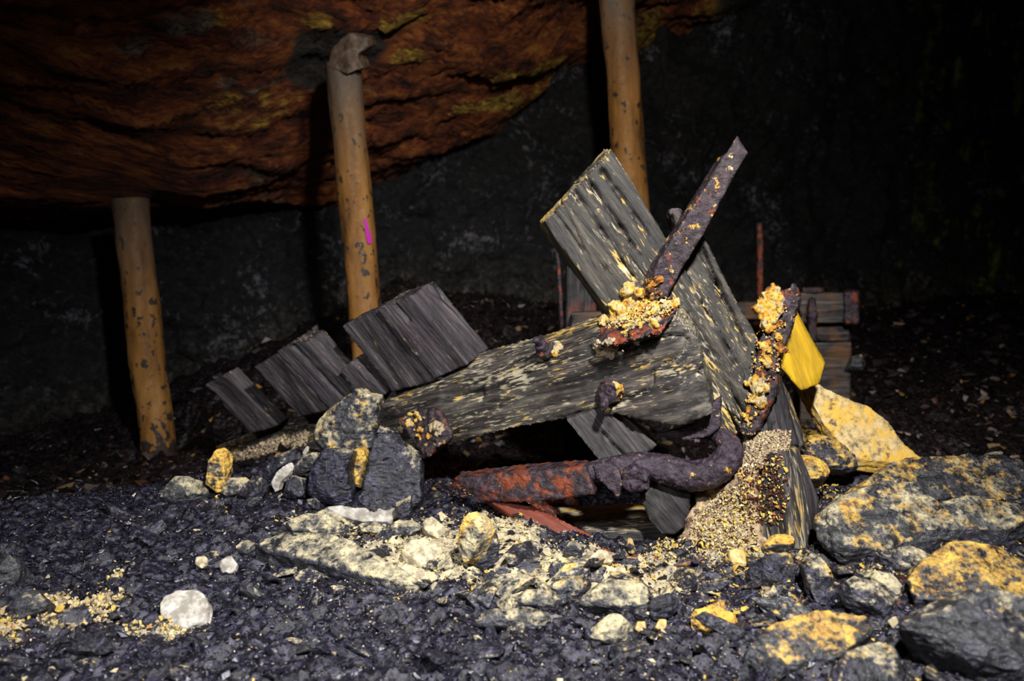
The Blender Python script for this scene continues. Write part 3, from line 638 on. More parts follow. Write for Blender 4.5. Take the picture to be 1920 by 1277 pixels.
# ------------------------------------------------------------------ loose bits (many small lumps in one mesh)
def templates(n, flat, seed, pts=9):
    r = np.random.default_rng(seed); out = []
    for k in range(n):
        bm = bmesh.new(); q = r.normal(size=(pts, 3)); q /= np.linalg.norm(q, axis=1)[:, None]; q *= r.uniform(.7, 1.0, (pts, 1)); q *= (1, r.uniform(.55, .95), flat * r.uniform(.6, 1.4)); hull(bm, q)
        bmesh.ops.triangulate(bm, faces=bm.faces); bm.verts.index_update(); bm.verts.ensure_lookup_table()
        out.append((np.array([v.co[:] for v in bm.verts]), np.array([[v.index for v in f.verts] for f in bm.faces]))); bm.free()
    return out
T_SHARD = templates(14, .38, 3); T_CRUMB = templates(8, .85, 5, 8)
def bits(name, cen, size, cols, temps, tilt=.5, seed=1):
    r = np.random.default_rng(seed); vs, fs, cs, k = [], [], [], 0
    n = len(cen); ti = r.integers(0, len(temps), n); yaw = r.uniform(0, 2 * np.pi, n); tx = r.normal(0, tilt, n); ty = r.normal(0, tilt, n)
    for j, (tv, tf) in enumerate(temps):
        w = np.where(ti == j)[0]
        if not len(w): continue
        cy, sy, cx, sx, c2, s2 = np.cos(yaw[w]), np.sin(yaw[w]), np.cos(tx[w]), np.sin(tx[w]), np.cos(ty[w]), np.sin(ty[w])
        p = np.repeat((tv[None] * size[w][:, None, None]), 1, 0); x, y, z = p[..., 0], p[..., 1], p[..., 2]
        x, y = x * cy[:, None] - y * sy[:, None], x * sy[:, None] + y * cy[:, None]
        y, z = y * cx[:, None] - z * sx[:, None], y * sx[:, None] + z * cx[:, None]
        x, z = x * c2[:, None] + z * s2[:, None], -x * s2[:, None] + z * c2[:, None]
        p = np.stack([x, y, z], -1) + cen[w][:, None, :]
        vs.append(p.reshape(-1, 3)); fs.append((tf[None] + (np.arange(len(w)) * len(tv))[:, None, None] + k).reshape(-1, 3)); cs.append(np.repeat(cols[w], len(tv), 0)); k += len(w) * len(tv)
    me = mesh_np(name, np.concatenate(vs), np.concatenate(fs)); cattr(me, 'col', np.concatenate(cs)); smooth(me, False); return me
def slate_cols(n, r):
    b = r.beta(.8, 6.5, n)[:, None]; return np.array([.004, .0038, .0075]) + b * np.array([.105, .095, .150]) * r.uniform(.7, 1.1, (n, 1)) + (r.random((n, 1)) < .03) * np.array([.16, .155, .19])  # a few shards coloured pale to paint in glints
def dust_cols(n, yel, r):
    c = np.array([.60, .50, .30]) * r.uniform(.3, 1.05, (n, 1)); y = np.array([.72, .46, .07]) * r.uniform(.6, 1.05, (n, 1))
    w = (r.random(n) < yel)[:, None]; return np.where(w, y, c)
# dark gravel over the mound
r = np.random.default_rng(21)
N = 115000
gy_ = .95 + (2.15 - .95) * r.random(N) ** 1.15; half = gy_ * (W / 2 / F) * 1.08 + .05; gx_ = r.uniform(-1, 1, N) * half
sz = np.exp(r.normal(math.log(.0020), .68, N)).clip(.0010, .016) * (gy_ / 1.4) ** .5
dm, ym = dustmap(gx_, gy_)
zz = ground(gx_, gy_) + fine(gx_, gy_) + sz * .25
isd = r.random(N) < np.clip(dm * .68, 0, .58)
cols = np.where(isd[:, None], dust_cols(N, ym * .8, r), slate_cols(N, r)); rr_ = redmap(gx_, gy_); w = (r.random(N) < rr_ * .6); cols[w] = np.array([.16, .035, .014]) * r.uniform(.3, 1.2, (w.sum(), 1))
o = link('gravel', bits('gravel', np.stack([gx_, gy_, zz], 1), sz, cols, T_SHARD, .45, 2), M_BITS)
tag(o, 'fine slate gravel and pale crumbs covering the rubble mound', 'gravel', kind='stuff')
# coarser rubble of the back floor
N = 9000
gy_ = 2.2 + 4.0 * r.random(N) ** 1.6; gx_ = r.uniform(-1, 1, N) * gy_ * .70
sz = np.exp(r.normal(math.log(.018), .6, N)).clip(.005, .05) * (gy_ / 3) ** .4
ey_, _ = edge_at(gx_); ok = gy_ < ey_ - .12; gx_, gy_, sz = gx_[ok], gy_[ok], sz[ok]; N = len(sz)
zz = ground(gx_, gy_) + fine(gx_, gy_) + sz * .2; dm, ym = dustmap(gx_, gy_)
isd = r.random(N) < .08; cols = np.where(isd[:, None], dust_cols(N, .35, r) * (.4, .32, .25), slate_cols(N, r) * np.array([.40, .29, .19]) * (1 + 5 * np.clip((gx_ - .5) / .5, 0, 1))[:, None]); w = r.random(N) < .03; cols[w] = np.array([.12, .05, .022]) * r.uniform(.4, 1.1, (w.sum(), 1))  # slate colour raised towards the right, standing in for light missing there
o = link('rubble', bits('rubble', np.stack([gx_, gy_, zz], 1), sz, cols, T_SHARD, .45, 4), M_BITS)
tag(o, 'dim broken rubble on the floor behind the mound', 'rubble', kind='stuff')

# crusts of crumbs on the wreck: polygon in the photo -> rays onto the timber and iron
def in_poly(px, py, poly):
    c = False; j = len(poly) - 1
    for i in range(len(poly)):
        (xi, yi), (xj, yj) = poly[i], poly[j]
        if (yi > py) != (yj > py) and px < (xj - xi) * (py - yi) / (yj - yi) + xi: c = not c
        j = i
    return c
PAL = {'cream': (.62, .50, .28), 'yellow': (.74, .49, .08), 'orange': (.55, .20, .025), 'brown': (.075, .022, .014), 'tan': (.42, .32, .20), 'white': (.62, .58, .52)}
def crust(poly, n, size, mixd, seed, lift=.6, thick=0.0):
    r = np.random.default_rng(seed); xs = [p[0] for p in poly]; ys = [p[1] for p in poly]; C, S, K = [], [], []
    names = list(mixd); pr = np.array([mixd[k] for k in names], float); pr /= pr.sum(); tries = 0
    while len(C) < n and tries < n * 8:
        tries += 1; px, py = r.uniform(min(xs), max(xs)), r.uniform(min(ys), max(ys))
        if not in_poly(px, py, poly): continue
        loc, nr = cast(px, py)
        if loc is None: continue
        s = size * math.exp(r.normal(0, .4)); C.append(loc + nr * (s * lift * .5 + thick * r.random())); S.append(s); K.append(np.array(PAL[names[r.choice(len(names), p=pr)]]) * r.uniform(.7, 1.1))
    return np.array(C), np.array(S), np.array(K)
def crust_material():
    t = NT('sulphur_crust'); v = t.obj(); n1 = t.noise(v, 45, 5, .62, .3); n2 = t.noise(v, 150, 5, .7); tn = t.attr('tone')
    y = t.ramp(t.math('ADD', n1, t.math('MULTIPLY', t.math('SUBTRACT', tn, .5), .5)), [(.36, (.38, .31, .20)), (.45, (.50, .37, .14)), (.50, (.56, .33, .04)), (.60, (.42, .16, .018)), (.68, (.05, .02, .013))])
    c = t.mix(t.ramp(n2, [(.36, .9), (.47, 0.0)]), y, (.07, .035, .018))
    return t.fin(c, .9, t.bump(n2, .9, .004), .3)
M_CRUST = crust_material()
def crust_mass(name, jobs, parent, seed, vox=.0026):
    """lumpy crust grown over the surface; each job: polygon, count, lump radius, height, tone (0 cream .. 1 brown)"""
    bm = bmesh.new(); r = np.random.default_rng(seed); pts, tns = [], []
    for (poly, n, rad, hgt, tone) in jobs:
        C, S, K = crust(poly, n, rad, {'cream': 1}, seed + len(pts), .2, hgt)
        for c, sz in zip(C, S):
            hull(bm, [c + sz * unit(r.normal(size=3)) * r.uniform(.75, 1.05) for _ in range(14)]); pts.append(c); tns.append(tone)
    me = remesh(bm, vox); co = coords(me); nr = normals(me); setco(me, co + nr * (.0022 * fbm(co * 110, 3, .6))[:, None])
    pts, tns = np.array(pts), np.array(tns); tn = np.empty(len(co))
    for i in range(0, len(co), 4000): tn[i:i + 4000] = tns[np.argmin(((co[i:i + 4000, None] - pts[None]) ** 2).sum(2), 1)]
    fattr(me, 'tone', tn); o = link(name, me, M_CRUST, parent); o['label'] = 'lumpy yellow and tan mineral crust'; return o
def crust_part(name, jobs, parent, seed):
    a = [crust(*j, seed + i) if len(j) == 4 else crust(*j[:4], seed + i, *j[4:]) for i, j in enumerate(jobs)]
    me = bits(name, np.concatenate([q[0] for q in a]), np.concatenate([q[1] for q in a]), np.concatenate([q[2] for q in a]), T_CRUMB, 1.2, seed)
    o = link(name, me, M_BITS, parent); o['kind'] = 'stuff'; o['label'] = 'yellow and tan crumbly crust'; return o
crust_mass('mineral_crust', [
    ([(1125,606),(1150,580),(1190,566),(1205,572),(1180,592),(1140,612)], 170, .0062, .008, .36), ([(1165,592),(1205,570),(1262,566),(1240,585),(1200,600)], 120, .005, .006, .5),
    ([(1168,545),(1188,530),(1204,545),(1200,570),(1178,572)], 50, .0075, .006, .45), ([(1165,604),(1240,596),(1236,612),(1172,620)], 50, .0055, .005, .40),
    ([(1116,642),(1150,636),(1162,655),(1148,672),(1122,668)], 110, .0045, .005, .12), ([(1198,560),(1215,525),(1232,520),(1240,560),(1220,572)], 40, .0055, .005, .66),
    ([(1240,572),(1275,562),(1270,575),(1250,582)], 16, .006, .004, .45), ([(1145,715),(1168,722),(1170,748),(1160,752),(1152,730)], 22, .0050, .003, .45),
    ([(1030,650),(1052,641),(1058,654),(1034,670)], 26, .0048, .003, .2)], o_beam, 50)
crust_part('loose_crumbs', [
    ([(1125,615),(1170,575),(1262,560),(1262,590),(1180,620)], 800, .0025, {'cream': 3, 'yellow': 4, 'tan': 2, 'brown': 1}, .6, .012),
    ([(1150,640),(1240,610),(1245,640),(1180,670)], 60, .0022, {'orange': 2, 'brown': 2, 'tan': 2})], o_beam, 55)
crust_mass('mineral_crust', [
    ([(1424,595),(1426,560),(1440,540),(1460,545),(1462,585),(1450,618),(1430,622)], 90, .0072, .010, .5), ([(1425,640),(1442,632),(1446,670),(1436,690),(1422,680)], 44, .0050, .008, .62),
    ([(1416,690),(1430,690),(1432,705),(1418,708)], 16, .006, .004, .70), ([(1402,712),(1424,705),(1432,735),(1420,760),(1400,752)], 70, .0066, .008, .34),
    ([(1392,770),(1404,765),(1406,800),(1395,805)], 22, .0050, .005, .60), ([(1452,630),(1468,600),(1466,650),(1458,680)], 20, .0060, .004, .60), ([(1420,742),(1432,738),(1430,760),(1422,765)], 12, .007, .004, .55)], o_strap, 60)
crust_part('loose_crumbs', [([(1420,560),(1475,560),(1465,690),(1430,740),(1410,800),(1392,800),(1405,720)], 420, .0026, {'yellow': 4, 'cream': 3, 'orange': 4, 'brown': 2}, .6, .008)], o_strap, 66)
crust_mass('mineral_crust', [
    ([(745,792),(770,777),(790,772),(795,785),(770,800),(752,805)], 40, .0050, .003, .40), ([(775,800),(800,800),(805,822),(785,830)], 18, .0045, .003, .55), ([(802,796),(824,790),(834,808),(812,820)], 26, .0062, .002, .16)], o_clamp, 70)
crust_part('sulphur_crust', [
    ([(425,865),(440,850),(540,815),(580,808),(575,835),(500,852),(430,872)], 900, .0042, {'tan': 8, 'cream': 1}, .5, .004)], o_beam, 80)
# crumbs over the sand heap
q = [crust([(1285,1045),(1300,965),(1345,926),(1395,905),(1400,960),(1420,1000),(1430,1045)], 3200, .0027, {'tan': 4, 'cream': 6, 'yellow': 2, 'brown': 1}, 90, .5, .004),
     crust([(1398,890),(1398,812),(1482,808),(1478,845),(1440,850),(1420,880)], 2200, .0023, {'tan': 8, 'cream': 3, 'brown': 1}, 92, .5, .003),
     crust([(1385,880),(1465,850),(1480,930),(1465,985),(1400,980)], 700, .0034, {'yellow': 4, 'cream': 2, 'brown': 10, 'orange': 1}, 91, .5, .003)]
o = link('sand_crumbs', bits('sand_crumbs', np.concatenate([k[0] for k in q]), np.concatenate([k[1] for k in q]), np.concatenate([k[2] for k in q]), T_CRUMB, 1.2, 9), M_BITS)
tag(o, 'loose tan and yellow sulphur crumbs strewn over the sand heap', 'crumbs', kind='stuff')
def ground_crumbs(poly, n, size, mixd, seed):
    r = np.random.default_rng(seed); xs = [p[0] for p in poly]; ys = [p[1] for p in poly]; pts = []
    while len(pts) < n:
        px, py = r.uniform(min(xs), max(xs)), r.uniform(min(ys), max(ys))
        if in_poly(px + r.normal(0, 9), py + r.normal(0, 4), poly): d = hit(px, py); pts.append((d[0], d[1]))
    p = np.array(pts); keep = fbm(np.stack([p[:, 0] * 22, p[:, 1] * 22, 0 * p[:, 0]], 1), 3) > -.28; p = p[keep]; n = len(p)
    s = size * np.exp(r.normal(0, .4, n)); names = list(mixd); w = np.array([mixd[k] for k in names], float); w /= w.sum()
    c = np.array([PAL[names[k]] for k in r.choice(len(names), n, p=w)]) * r.uniform(.6, 1.1, (n, 1))
    return np.stack([p[:, 0], p[:, 1], ground(p[:, 0], p[:, 1]) + fine(p[:, 0], p[:, 1]) + s * .6 + .003 * r.random(n)], 1), s, c
CY = {'cream': 6, 'yellow': 2, 'tan': 3, 'orange': .3}
q = [ground_crumbs([(-40,1205),(0,1160),(60,1150),(80,1130),(150,1135),(215,1125),(235,1140),(190,1165),(200,1190),(120,1195),(60,1180),(10,1225),(-40,1235)], 3200, .0034, CY, 301),
     ground_crumbs([(230,1195),(320,1180),(350,1172),(355,1190),(290,1205),(235,1205)], 260, .0032, CY, 302), ground_crumbs([(195,1098),(215,1082),(235,1095),(225,1105)], 60, .0032, CY, 303),
     ground_crumbs([(1200,1045),(1300,1020),(1440,1045),(1410,1075),(1290,1060),(1215,1070)], 900, .0034, {'cream': 5, 'yellow': 5, 'tan': 3, 'brown': 1}, 304),
     ground_crumbs([(700,1000),(1000,950),(1010,1040),(850,1060),(700,1050)], 700, .0028, CY, 305), ground_crumbs([(1490,905),(1560,880),(1570,930),(1500,950)], 350, .0034, {'yellow': 6, 'cream': 3}, 306)]
o = link('sulphur_crumbs', bits('sulphur_crumbs', np.concatenate([k[0] for k in q]), np.concatenate([k[1] for k in q]), np.concatenate([k[2] for k in q]), T_CRUMB, 1.2, 11), M_BITS)
tag(o, 'patches of cream and yellow crumbs scattered on the black gravel', 'crumbs', kind='stuff')

# ------------------------------------------------------------------ stones traced one by one
def stone(name, label, outline, n=(0, -.45, .9), thick=.03, Y=None, dust=.3, yel=.3, tone=.2, mat=None, vox=None, amp=.0035, freq=38., ridge=.002, cat='rock', sink=.0, group=None, at=None, tilt_round=.95, facets=1.0, stretch=(1, 1, 1)):
    n = unit(n); cx = sum(p[0] for p in outline) / len(outline); cy = sum(p[1] for p in outline) / len(outline)
    by = max(p[1] for p in outline); bx = sum(p[0] for p in outline if p[1] > by - 12) / sum(1 for p in outline if p[1] > by - 12)
    yg = hitf(bx, by)[1] - .004
    c = P(bx, by, yg if Y is None else min(Y, yg)) + n * (.018 if Y is None else .004)
    pl = []
    for (a, b) in outline:
        d = ray(a, b); t = np.dot(n, c - CAM) / np.dot(n, d); pl.append(CAM + d * t)
    m = sum(pl) / len(pl)
    rings = [[m + (p - m) * tilt_round + 0 * n for p in pl], [m + (p - m) - n * thick * .22 for p in pl], [m + (p - m) * 1.02 - n * thick * .7 for p in pl], [m + (p - m) * .93 - n * thick for p in pl]]
    rings = [[q + n * (thick * .12 - sink) for q in r_] for r_ in rings]
    size = max(np.linalg.norm(p - m) for p in pl)
    if vox is None: vox = max(.0018, min(.0045, size / 32))
    bm = bmesh.new(); layers(bm, rings)
    k = min(1.0, size / .06)
    sd = zlib.crc32(label.encode()); rs = np.random.default_rng(sd)
    me = remesh(bm, vox); co = coords(me); c0 = co.mean(0); q = co - c0
    for _ in range(int(26 * facets)):            # cleave flat facets off the block
        w = unit(rs.normal(size=3) + n * rs.choice([0, 0, 1.6])); h = q @ w; lim = h.max() * rs.uniform(.76, .96); q = q - np.maximum(0, h - lim)[:, None] * w * .92
    lay = q @ n + .10 * thick * perlin(q * 9 / size + sd % 97); k2 = max(7.0, 34 * thick / .05 * .5)
    side = q - np.outer(q @ n, n); st = np.floor(lay / thick * k2 * .5)
    rj = perlin(np.stack([st * 3.7 + sd % 31, q[:, 0] * 1.2 / size, q[:, 1] * 1.2 / size], 1))
    q = q + side * (.035 * rj)[:, None]                      # slaty layers standing out by turns
    setco(me, q + c0); nr = normals(me); d = amp * .55 * k * fbm(q * freq / max(.5, k) * (1, 1, 1.6) + sd % 53, 4, .6) + ridge * .5 * k * ridged(q * freq * .6 / max(.5, k), 3)
    setco(me, q + c0 + nr * d[:, None]); o = link(name, me, mat or M_SLATE)
    o['dust'] = float(dust) + .30 * (1 - max(0.0, n[2])); o['yel'] = float(yel); o['tone'] = float(tone)
    tag(o, label, cat, group); local(o); return o
SOFT = dict(facets=.25, tilt_round=.97)
M_WHITE = plain('white_stone', (.50, .47, .41), .85, .6, (.16, .14, .11), 38, .8)
M_CREAM = plain('cream_stone', (.62, .52, .32), .9, .7, (.12, .10, .08), 55, .75)
def sulphur_rock_mat():
    t = NT('sulphur_rock'); v = t.obj(); n1 = t.noise(v, 14, 7, .66, .3); n2 = t.noise(v, 60, 5, .68)
    c = t.ramp(n2, [(.34, (.20, .15, .08)), (.5, (.55, .40, .17)), (.65, (.66, .52, .28))])
    c = t.mix(t.ramp(n1, [(.46, 0.0), (.56, .9)]), c, (.70, .42, .06)); c = t.mix(t.ramp(t.noise(v, 26, 6, .66), [(.58, 0.0), (.66, .9)]), c, (.07, .065, .07))
    return t.fin(c, .88, t.bump(n2, .8, .006), .3)
M_SULF = sulphur_rock_mat()

# slate blocks stacked in front of the beam
stone('slate_block', 'tall dusty yellow-streaked slate block leaning on the beam', [(588,815),(600,772),(635,752),(662,738),(672,728),(680,736),(703,741),(704,765),(690,835),(665,850),(640,856),(598,852)], (-.25, -.9, .25), .07, Y=1.98, dust=.42, yel=.45, tone=.35, ridge=.005, facets=.35)
stone('slate_block', 'black glossy slate block at the right of the stacked blocks, beside the clamp', [(690,850),(705,822),(716,790),(735,795),(752,830),(782,848),(790,870),(792,930),(785,952),(760,962),(720,945),(690,925),(672,915),(682,880)], (.05, -.95, .25), .08, Y=1.90, dust=.13, yel=.3, tone=.15, ridge=.005, facets=.35)
stone('slate_block', 'black slate block with yellow-dusted right edge, at the left front of the stacked blocks', [(577,905),(590,868),(605,845),(640,845),(658,850),(650,880),(655,925),(655,950),(600,942),(576,925)], (-.1, -.95, .2), .07, Y=1.88, dust=.05, yel=.3, tone=.05, ridge=.005, facets=.35)
stone('slate_block', 'narrow yellow-dusted slate wedge between the two black blocks', [(655,850),(668,842),(690,846),(692,870),(678,915),(655,915),(652,880)], (0, -.95, .2), .06, Y=1.93, dust=.55, yel=.85, tone=.3, facets=.35)
stone('slate_slab', 'small black slate slab lying across the foot of the stacked blocks', [(652,920),(690,920),(730,945),(760,960),(755,972),(700,965),(660,955)], (.1, -.9, .4), .04, Y=1.84, dust=.06, tone=.1)
stone('slate_block', 'small upright slate block at the right foot of the stack', [(742,945),(770,930),(772,965),(765,985),(745,978)], (.1, -.95, .2), .04, Y=1.82, dust=.1, tone=.1)
stone('slate_slab', 'leaning grey slate flake with cream edge, left of the stacked blocks', [(546,872),(560,855),(590,848),(601,846),(596,862),(580,880),(556,890),(546,886)], (-.35, -.85, .35), .03, Y=1.93, dust=.25, yel=.35, tone=.5)
stone('white_shard', 'white pointed stone shard leaning below the beam', [(508,905),(520,885),(543,866),(548,878),(540,892),(525,905),(522,920),(516,925)], (-.25, -.9, .3), .02, Y=1.95, mat=M_WHITE, **SOFT)
stone('white_chip', 'tiny white chip standing near the beam, above the white shard', [(566,850),(574,836),(578,838),(577,848),(568,856)], (-.1, -.95, .2), .012, Y=1.97, mat=M_WHITE)
stone('slate_block', 'purplish slate lump below the white shard', [(525,925),(535,895),(550,885),(572,895),(577,930),(540,935)], (0, -.9, .4), .05, Y=1.9, dust=.2, yel=.2, tone=.15)
stone('slate_slab', 'dark slate slab leaning at the left of the white shard', [(442,935),(455,905),(478,890),(492,896),(492,912),(470,935)], (-.35, -.75, .55), .035, Y=1.95, dust=.1, tone=.15)
stone('slate_slab', 'black slate slab propped below the beam end, speckled with cream', [(470,895),(500,865),(545,840),(560,845),(520,880),(490,905)], (-.35, -.75, .55), .04, Y=2.05, dust=.22, yel=.3, tone=.1)
stone('upright_stone', 'upright dusty stone with yellow face at the left end of the wreck', [(384,905),(388,860),(402,845),(420,840),(424,872),(422,915),(400,928)], (-.1, -.95, .2), .05, Y=2.1, dust=.55, yel=.75, tone=.6, ridge=.004)
stone('rock', 'low grey rock with yellow crust at the foot of the upright stone', [(400,925),(415,900),(455,892),(470,905),(450,925),(420,935)], (-.1, -.8, .5), .05, Y=2.03, dust=.42, yel=.4, tone=.5)
stone('rock', 'dim tan rock lying behind the left crest of the mound', [(282,935),(300,910),(330,895),(372,897),(380,920),(340,945)], (-.1, -.7, .6), .10, Y=2.2, dust=.45, yel=.3, tone=.7)
stone('white_slab', 'long white stone slab lying before the slate blocks', [(608,952),(640,948),(665,955),(740,950),(743,970),(730,980),(680,978),(630,968)], (.02, -.72, .68), .035, Y=1.785, mat=M_WHITE, **SOFT)
stone('pale_slab', 'dusty grey slab partly under the left end of the white slab', [(582,960),(600,952),(612,955),(640,970),(660,980),(600,975)], (0, -.7, .7), .03, Y=1.80, dust=.6, yel=.3, tone=.6)
stone('slate_block', 'small cube of slate with pale top left of the white slab', [(574,935),(590,932),(600,940),(598,955),(580,953)], (0, -.8, .6), .03, Y=1.82, dust=.35, yel=.1, tone=.3)
stone('rock', 'rounded slate rock with cream dust and scratches, below the white slab', [(535,985),(550,965),(590,965),(625,965),(658,985),(650,1000),(630,1012),(580,1000),(545,1000)], (0, -.7, .7), .06, Y=1.72, dust=.46, yel=.25, tone=.45)
stone('slate_slab', 'large tilted slate slab with black shadowed edge in front of the heap', [(470,1030),(478,1003),(510,1000),(560,998),(620,1005),(680,1020),(740,1060),(795,1090),(780,1108),(700,1092),(600,1062),(520,1040)], (-.12, -.38, .92), .05, Y=1.58, dust=.42, yel=.15, tone=.35, ridge=.004, facets=.4)
stone('rock', 'grey stone tucked under the upper left end of the large tilted slab', [(440,1025),(455,1012),(480,1013),(475,1035),(455,1042)], (0, -.6, .8), .035, Y=1.60, dust=.4, yel=.1, tone=.5)
stone('yellow_block', 'pale cream and yellow angular block right of the white slab', [(783,985),(800,966),(815,972),(840,992),(838,1005),(820,1008),(800,1000)], (-.15, -.75, .65), .045, Y=1.71, mat=M_CREAM, dust=.5)
stone('rock', 'grey dusty rock between white slab and cream block', [(725,990),(745,975),(780,975),(795,990),(770,1005),(735,1005)], (0, -.7, .7), .05, Y=1.72, dust=.42, yel=.2, tone=.5)
stone('cream_slab', 'flat cream stone below the cream and yellow block', [(742,1035),(770,1012),(810,1010),(830,1030),(832,1050),(800,1062),(760,1055)], (0, -.6, .8), .04, Y=1.64, mat=M_CREAM)
stone('cream_slab', 'flat cream stone touching the right end of the large tilted slab', [(730,1050),(760,1055),(800,1075),(805,1088),(770,1082)], (0, -.55, .82), .03, Y=1.59, mat=M_CREAM)
so = stone('standing_block', 'standing slate block with cream left face and black right face', [(858,1050),(865,990),(876,962),(900,958),(905,1000),(885,1045),(868,1062)], (-.6, -.75, .25), .06, Y=1.62, dust=.72, yel=.5, tone=.5)
stone('standing_block', 'dark blue-black slate block standing at the right of the cream-faced block', [(903,960),(920,965),(936,1010),(935,1050),(915,1068),(890,1078),(875,1060),(890,1040)], (.25, -.93, .2), .05, Y=1.62, dust=.2, yel=.5, tone=.3)
stone('white_disc', 'round white flat stone lying on black gravel at lower left', [(296,1148),(303,1122),(330,1110),(365,1108),(385,1118),(402,1150),(385,1165),(350,1175),(315,1168)], (0, -.55, .82), .02, mat=M_WHITE, **SOFT)
stone('white_pebble', 'small pale angular pebble above the left of a rounder pale pebble', [(365,1058),(368,1043),(385,1040),(391,1050),(378,1064)], (0, -.6, .8), .015, mat=M_CREAM)
stone('white_pebble', 'small round pale pebble with grey scratches near the tilted slab', [(405,1060),(412,1044),(430,1041),(445,1055),(440,1072),(420,1075)], (0, -.65, .75), .02, mat=M_WHITE)
stone('flake', 'slate flake with cream top and dark blue edge in front of the wreck', [(1026,1100),(1045,1085),(1085,1078),(1110,1082),(1106,1100),(1090,1112),(1050,1116),(1030,1110)], (-.05, -.5, .85), .028, Y=1.50, dust=.42, yel=.45, tone=.1)
stone('rock', 'flat slate stone with yellow dust under the cream-topped flake', [(955,1120),(985,1105),(1050,1110),(1062,1122),(1060,1140),(1020,1140),(970,1135)], (0, -.6, .8), .035, Y=1.48, dust=.38, yel=.4, tone=.3)
stone('slate_slab', 'long flat slate slab in front of the yellow dusted stone', [(862,1160),(900,1145),(990,1138),(1060,1150),(1100,1160),(1020,1180),(960,1175),(900,1170)], (0, -.5, .86), .03, Y=1.36, dust=.32, yel=.25, tone=.35)
stone('rock', 'speckled grey boulder right of the cream-topped flake', [(1088,1125),(1110,1092),(1160,1080),(1225,1090),(1245,1115),(1215,1140),(1150,1145),(1095,1140)], (.05, -.55, .83), .06, Y=1.45, dust=.42, yel=.15, tone=.45)
stone('rock', 'smooth pale grey boulder speckled with black, front of the wreck', [(1102,1190),(1115,1165),(1150,1148),(1180,1146),(1190,1165),(1180,1195),(1150,1205),(1112,1205)], (-.1, -.75, .65), .06, Y=1.30, dust=.66, yel=.05, tone=.9, amp=.002)
stone('slate_block', 'black slate cube on the speckled boulder', [(1218,1140),(1228,1120),(1258,1112),(1276,1138),(1262,1152),(1230,1165),(1220,1155)], (.1, -.8, .6), .04, Y=1.38, dust=.04, tone=.05, ridge=.003)
stone('yellow_slab', 'bright yellow crusted slab with dark front edge at lower right', [(1285,1152),(1310,1140),(1345,1130),(1390,1155),(1394,1165),(1370,1180),(1330,1178),(1300,1165)], (.1, -.5, .85), .03, Y=1.35, dust=.8, yel=.85, tone=.2)
stone('yellow_pebble', 'round yellow pebble between the pale boulder and the yellow slab', [(1228,1178),(1236,1160),(1250,1162),(1250,1178),(1238,1183)], (0, -.8, .6), .02, Y=1.30, mat=M_SULF)
stone('yellow_pebble', 'cream-yellow pebble touching the right of the pale boulder', [(1190,1180),(1196,1165),(1212,1164),(1214,1176),(1200,1186)], (0, -.8, .6), .02, Y=1.305, mat=M_SULF)
stone('yellow_rock', 'heart-shaped yellow stone lying against a dark block at right', [(1445,1072),(1455,1062),(1468,1064),(1480,1060),(1491,1068),(1488,1080),(1470,1092),(1458,1092)], (0, -.8, .6), .02, Y=1.46, mat=M_SULF)
stone('slate_block', 'dark slate block behind the heart-shaped yellow stone', [(1410,1060),(1440,1040),(1490,1030),(1498,1060),(1490,1090),(1440,1095),(1415,1080)], (.05, -.8, .6), .06, Y=1.50, dust=.15, yel=.6, tone=.1)
stone('yellow_rock', 'large yellow angular lump at the foot of the sand heap', [(1358,1040),(1372,1028),(1395,1026),(1406,1050),(1400,1062),(1375,1058)], (-.1, -.8, .6), .035, Y=1.53, mat=M_SULF)
stone('rock', 'yellow-dusted slate rock at the foot of the end post', [(1430,1020),(1450,1002),(1490,998),(1500,1010),(1490,1030),(1445,1040)], (0, -.75, .65), .04, Y=1.51, dust=.62, yel=.8, tone=.3)
stone('cream_rock', 'triangular cream stone below the tip of the red rotten wood', [(1100,1050),(1128,1026),(1158,1045),(1150,1055),(1115,1056)], (0, -.8, .6), .03, Y=1.58, mat=M_CREAM)
stone('rock', 'grey dusty stone left of the triangular cream stone, touching the red wood', [(1055,1040),(1065,1015),(1085,1010),(1096,1025),(1090,1042)], (0, -.8, .6), .035, Y=1.60, dust=.4, yel=.2, tone=.5)
stone('shard', 'small pointed dark and yellow shard standing in the hollow', [(1175,1038),(1178,1010),(1186,1012),(1196,1040)], (0, -.97, .2), .02, Y=1.60, dust=.5, yel=.6, tone=.1)
stone('rock', 'dark slate block right of the triangular cream stone, near the hollow', [(1018,1075),(1040,1050),(1090,1048),(1095,1068),(1075,1085),(1030,1085)], (0, -.7, .7), .04, Y=1.54, dust=.15, yel=.4, tone=.1)
stone('wood_stick', 'thin reddish brown stick lying on yellow crumbs', [(1258,1060),(1290,1052),(1328,1043),(1331,1049),(1295,1060),(1262,1064)], (0, -.8, .6), .008, Y=1.53, mat=wood_material('stick_wood', .8, .1, .4, red=.55), cat='stick')
# right-hand slabs
stone('rock', 'large pale yellow crusted slab leaning behind the cart end', [(1476,692),(1500,705),(1530,722),(1565,738),(1600,755),(1625,762),(1665,792),(1690,830),(1732,866),(1700,882),(1655,882),(1605,872),(1575,830),(1545,800),(1510,750)], (.12, -.85, .5), .045, Y=1.86, mat=M_SULF, tilt_round=.99, facets=.2)
stone('rock', 'dark rock wedge under the large pale yellow slab', [(1505,845),(1525,810),(1560,815),(1605,855),(1610,880),(1560,885),(1520,870)], (0, -.85, .5), .06, Y=1.82, dust=.35, yel=.7, tone=.2)
stone('rock', 'yellow splashed slate rock beside the end post of the cart', [(1485,870),(1500,845),(1530,850),(1560,880),(1545,905),(1505,905)], (0, -.8, .6), .06, Y=1.72, dust=.52, yel=.8, tone=.2)
BIG = dict(facets=.35, tilt_round=.93, stretch=(1, 1, 2.2), ridge=.005)
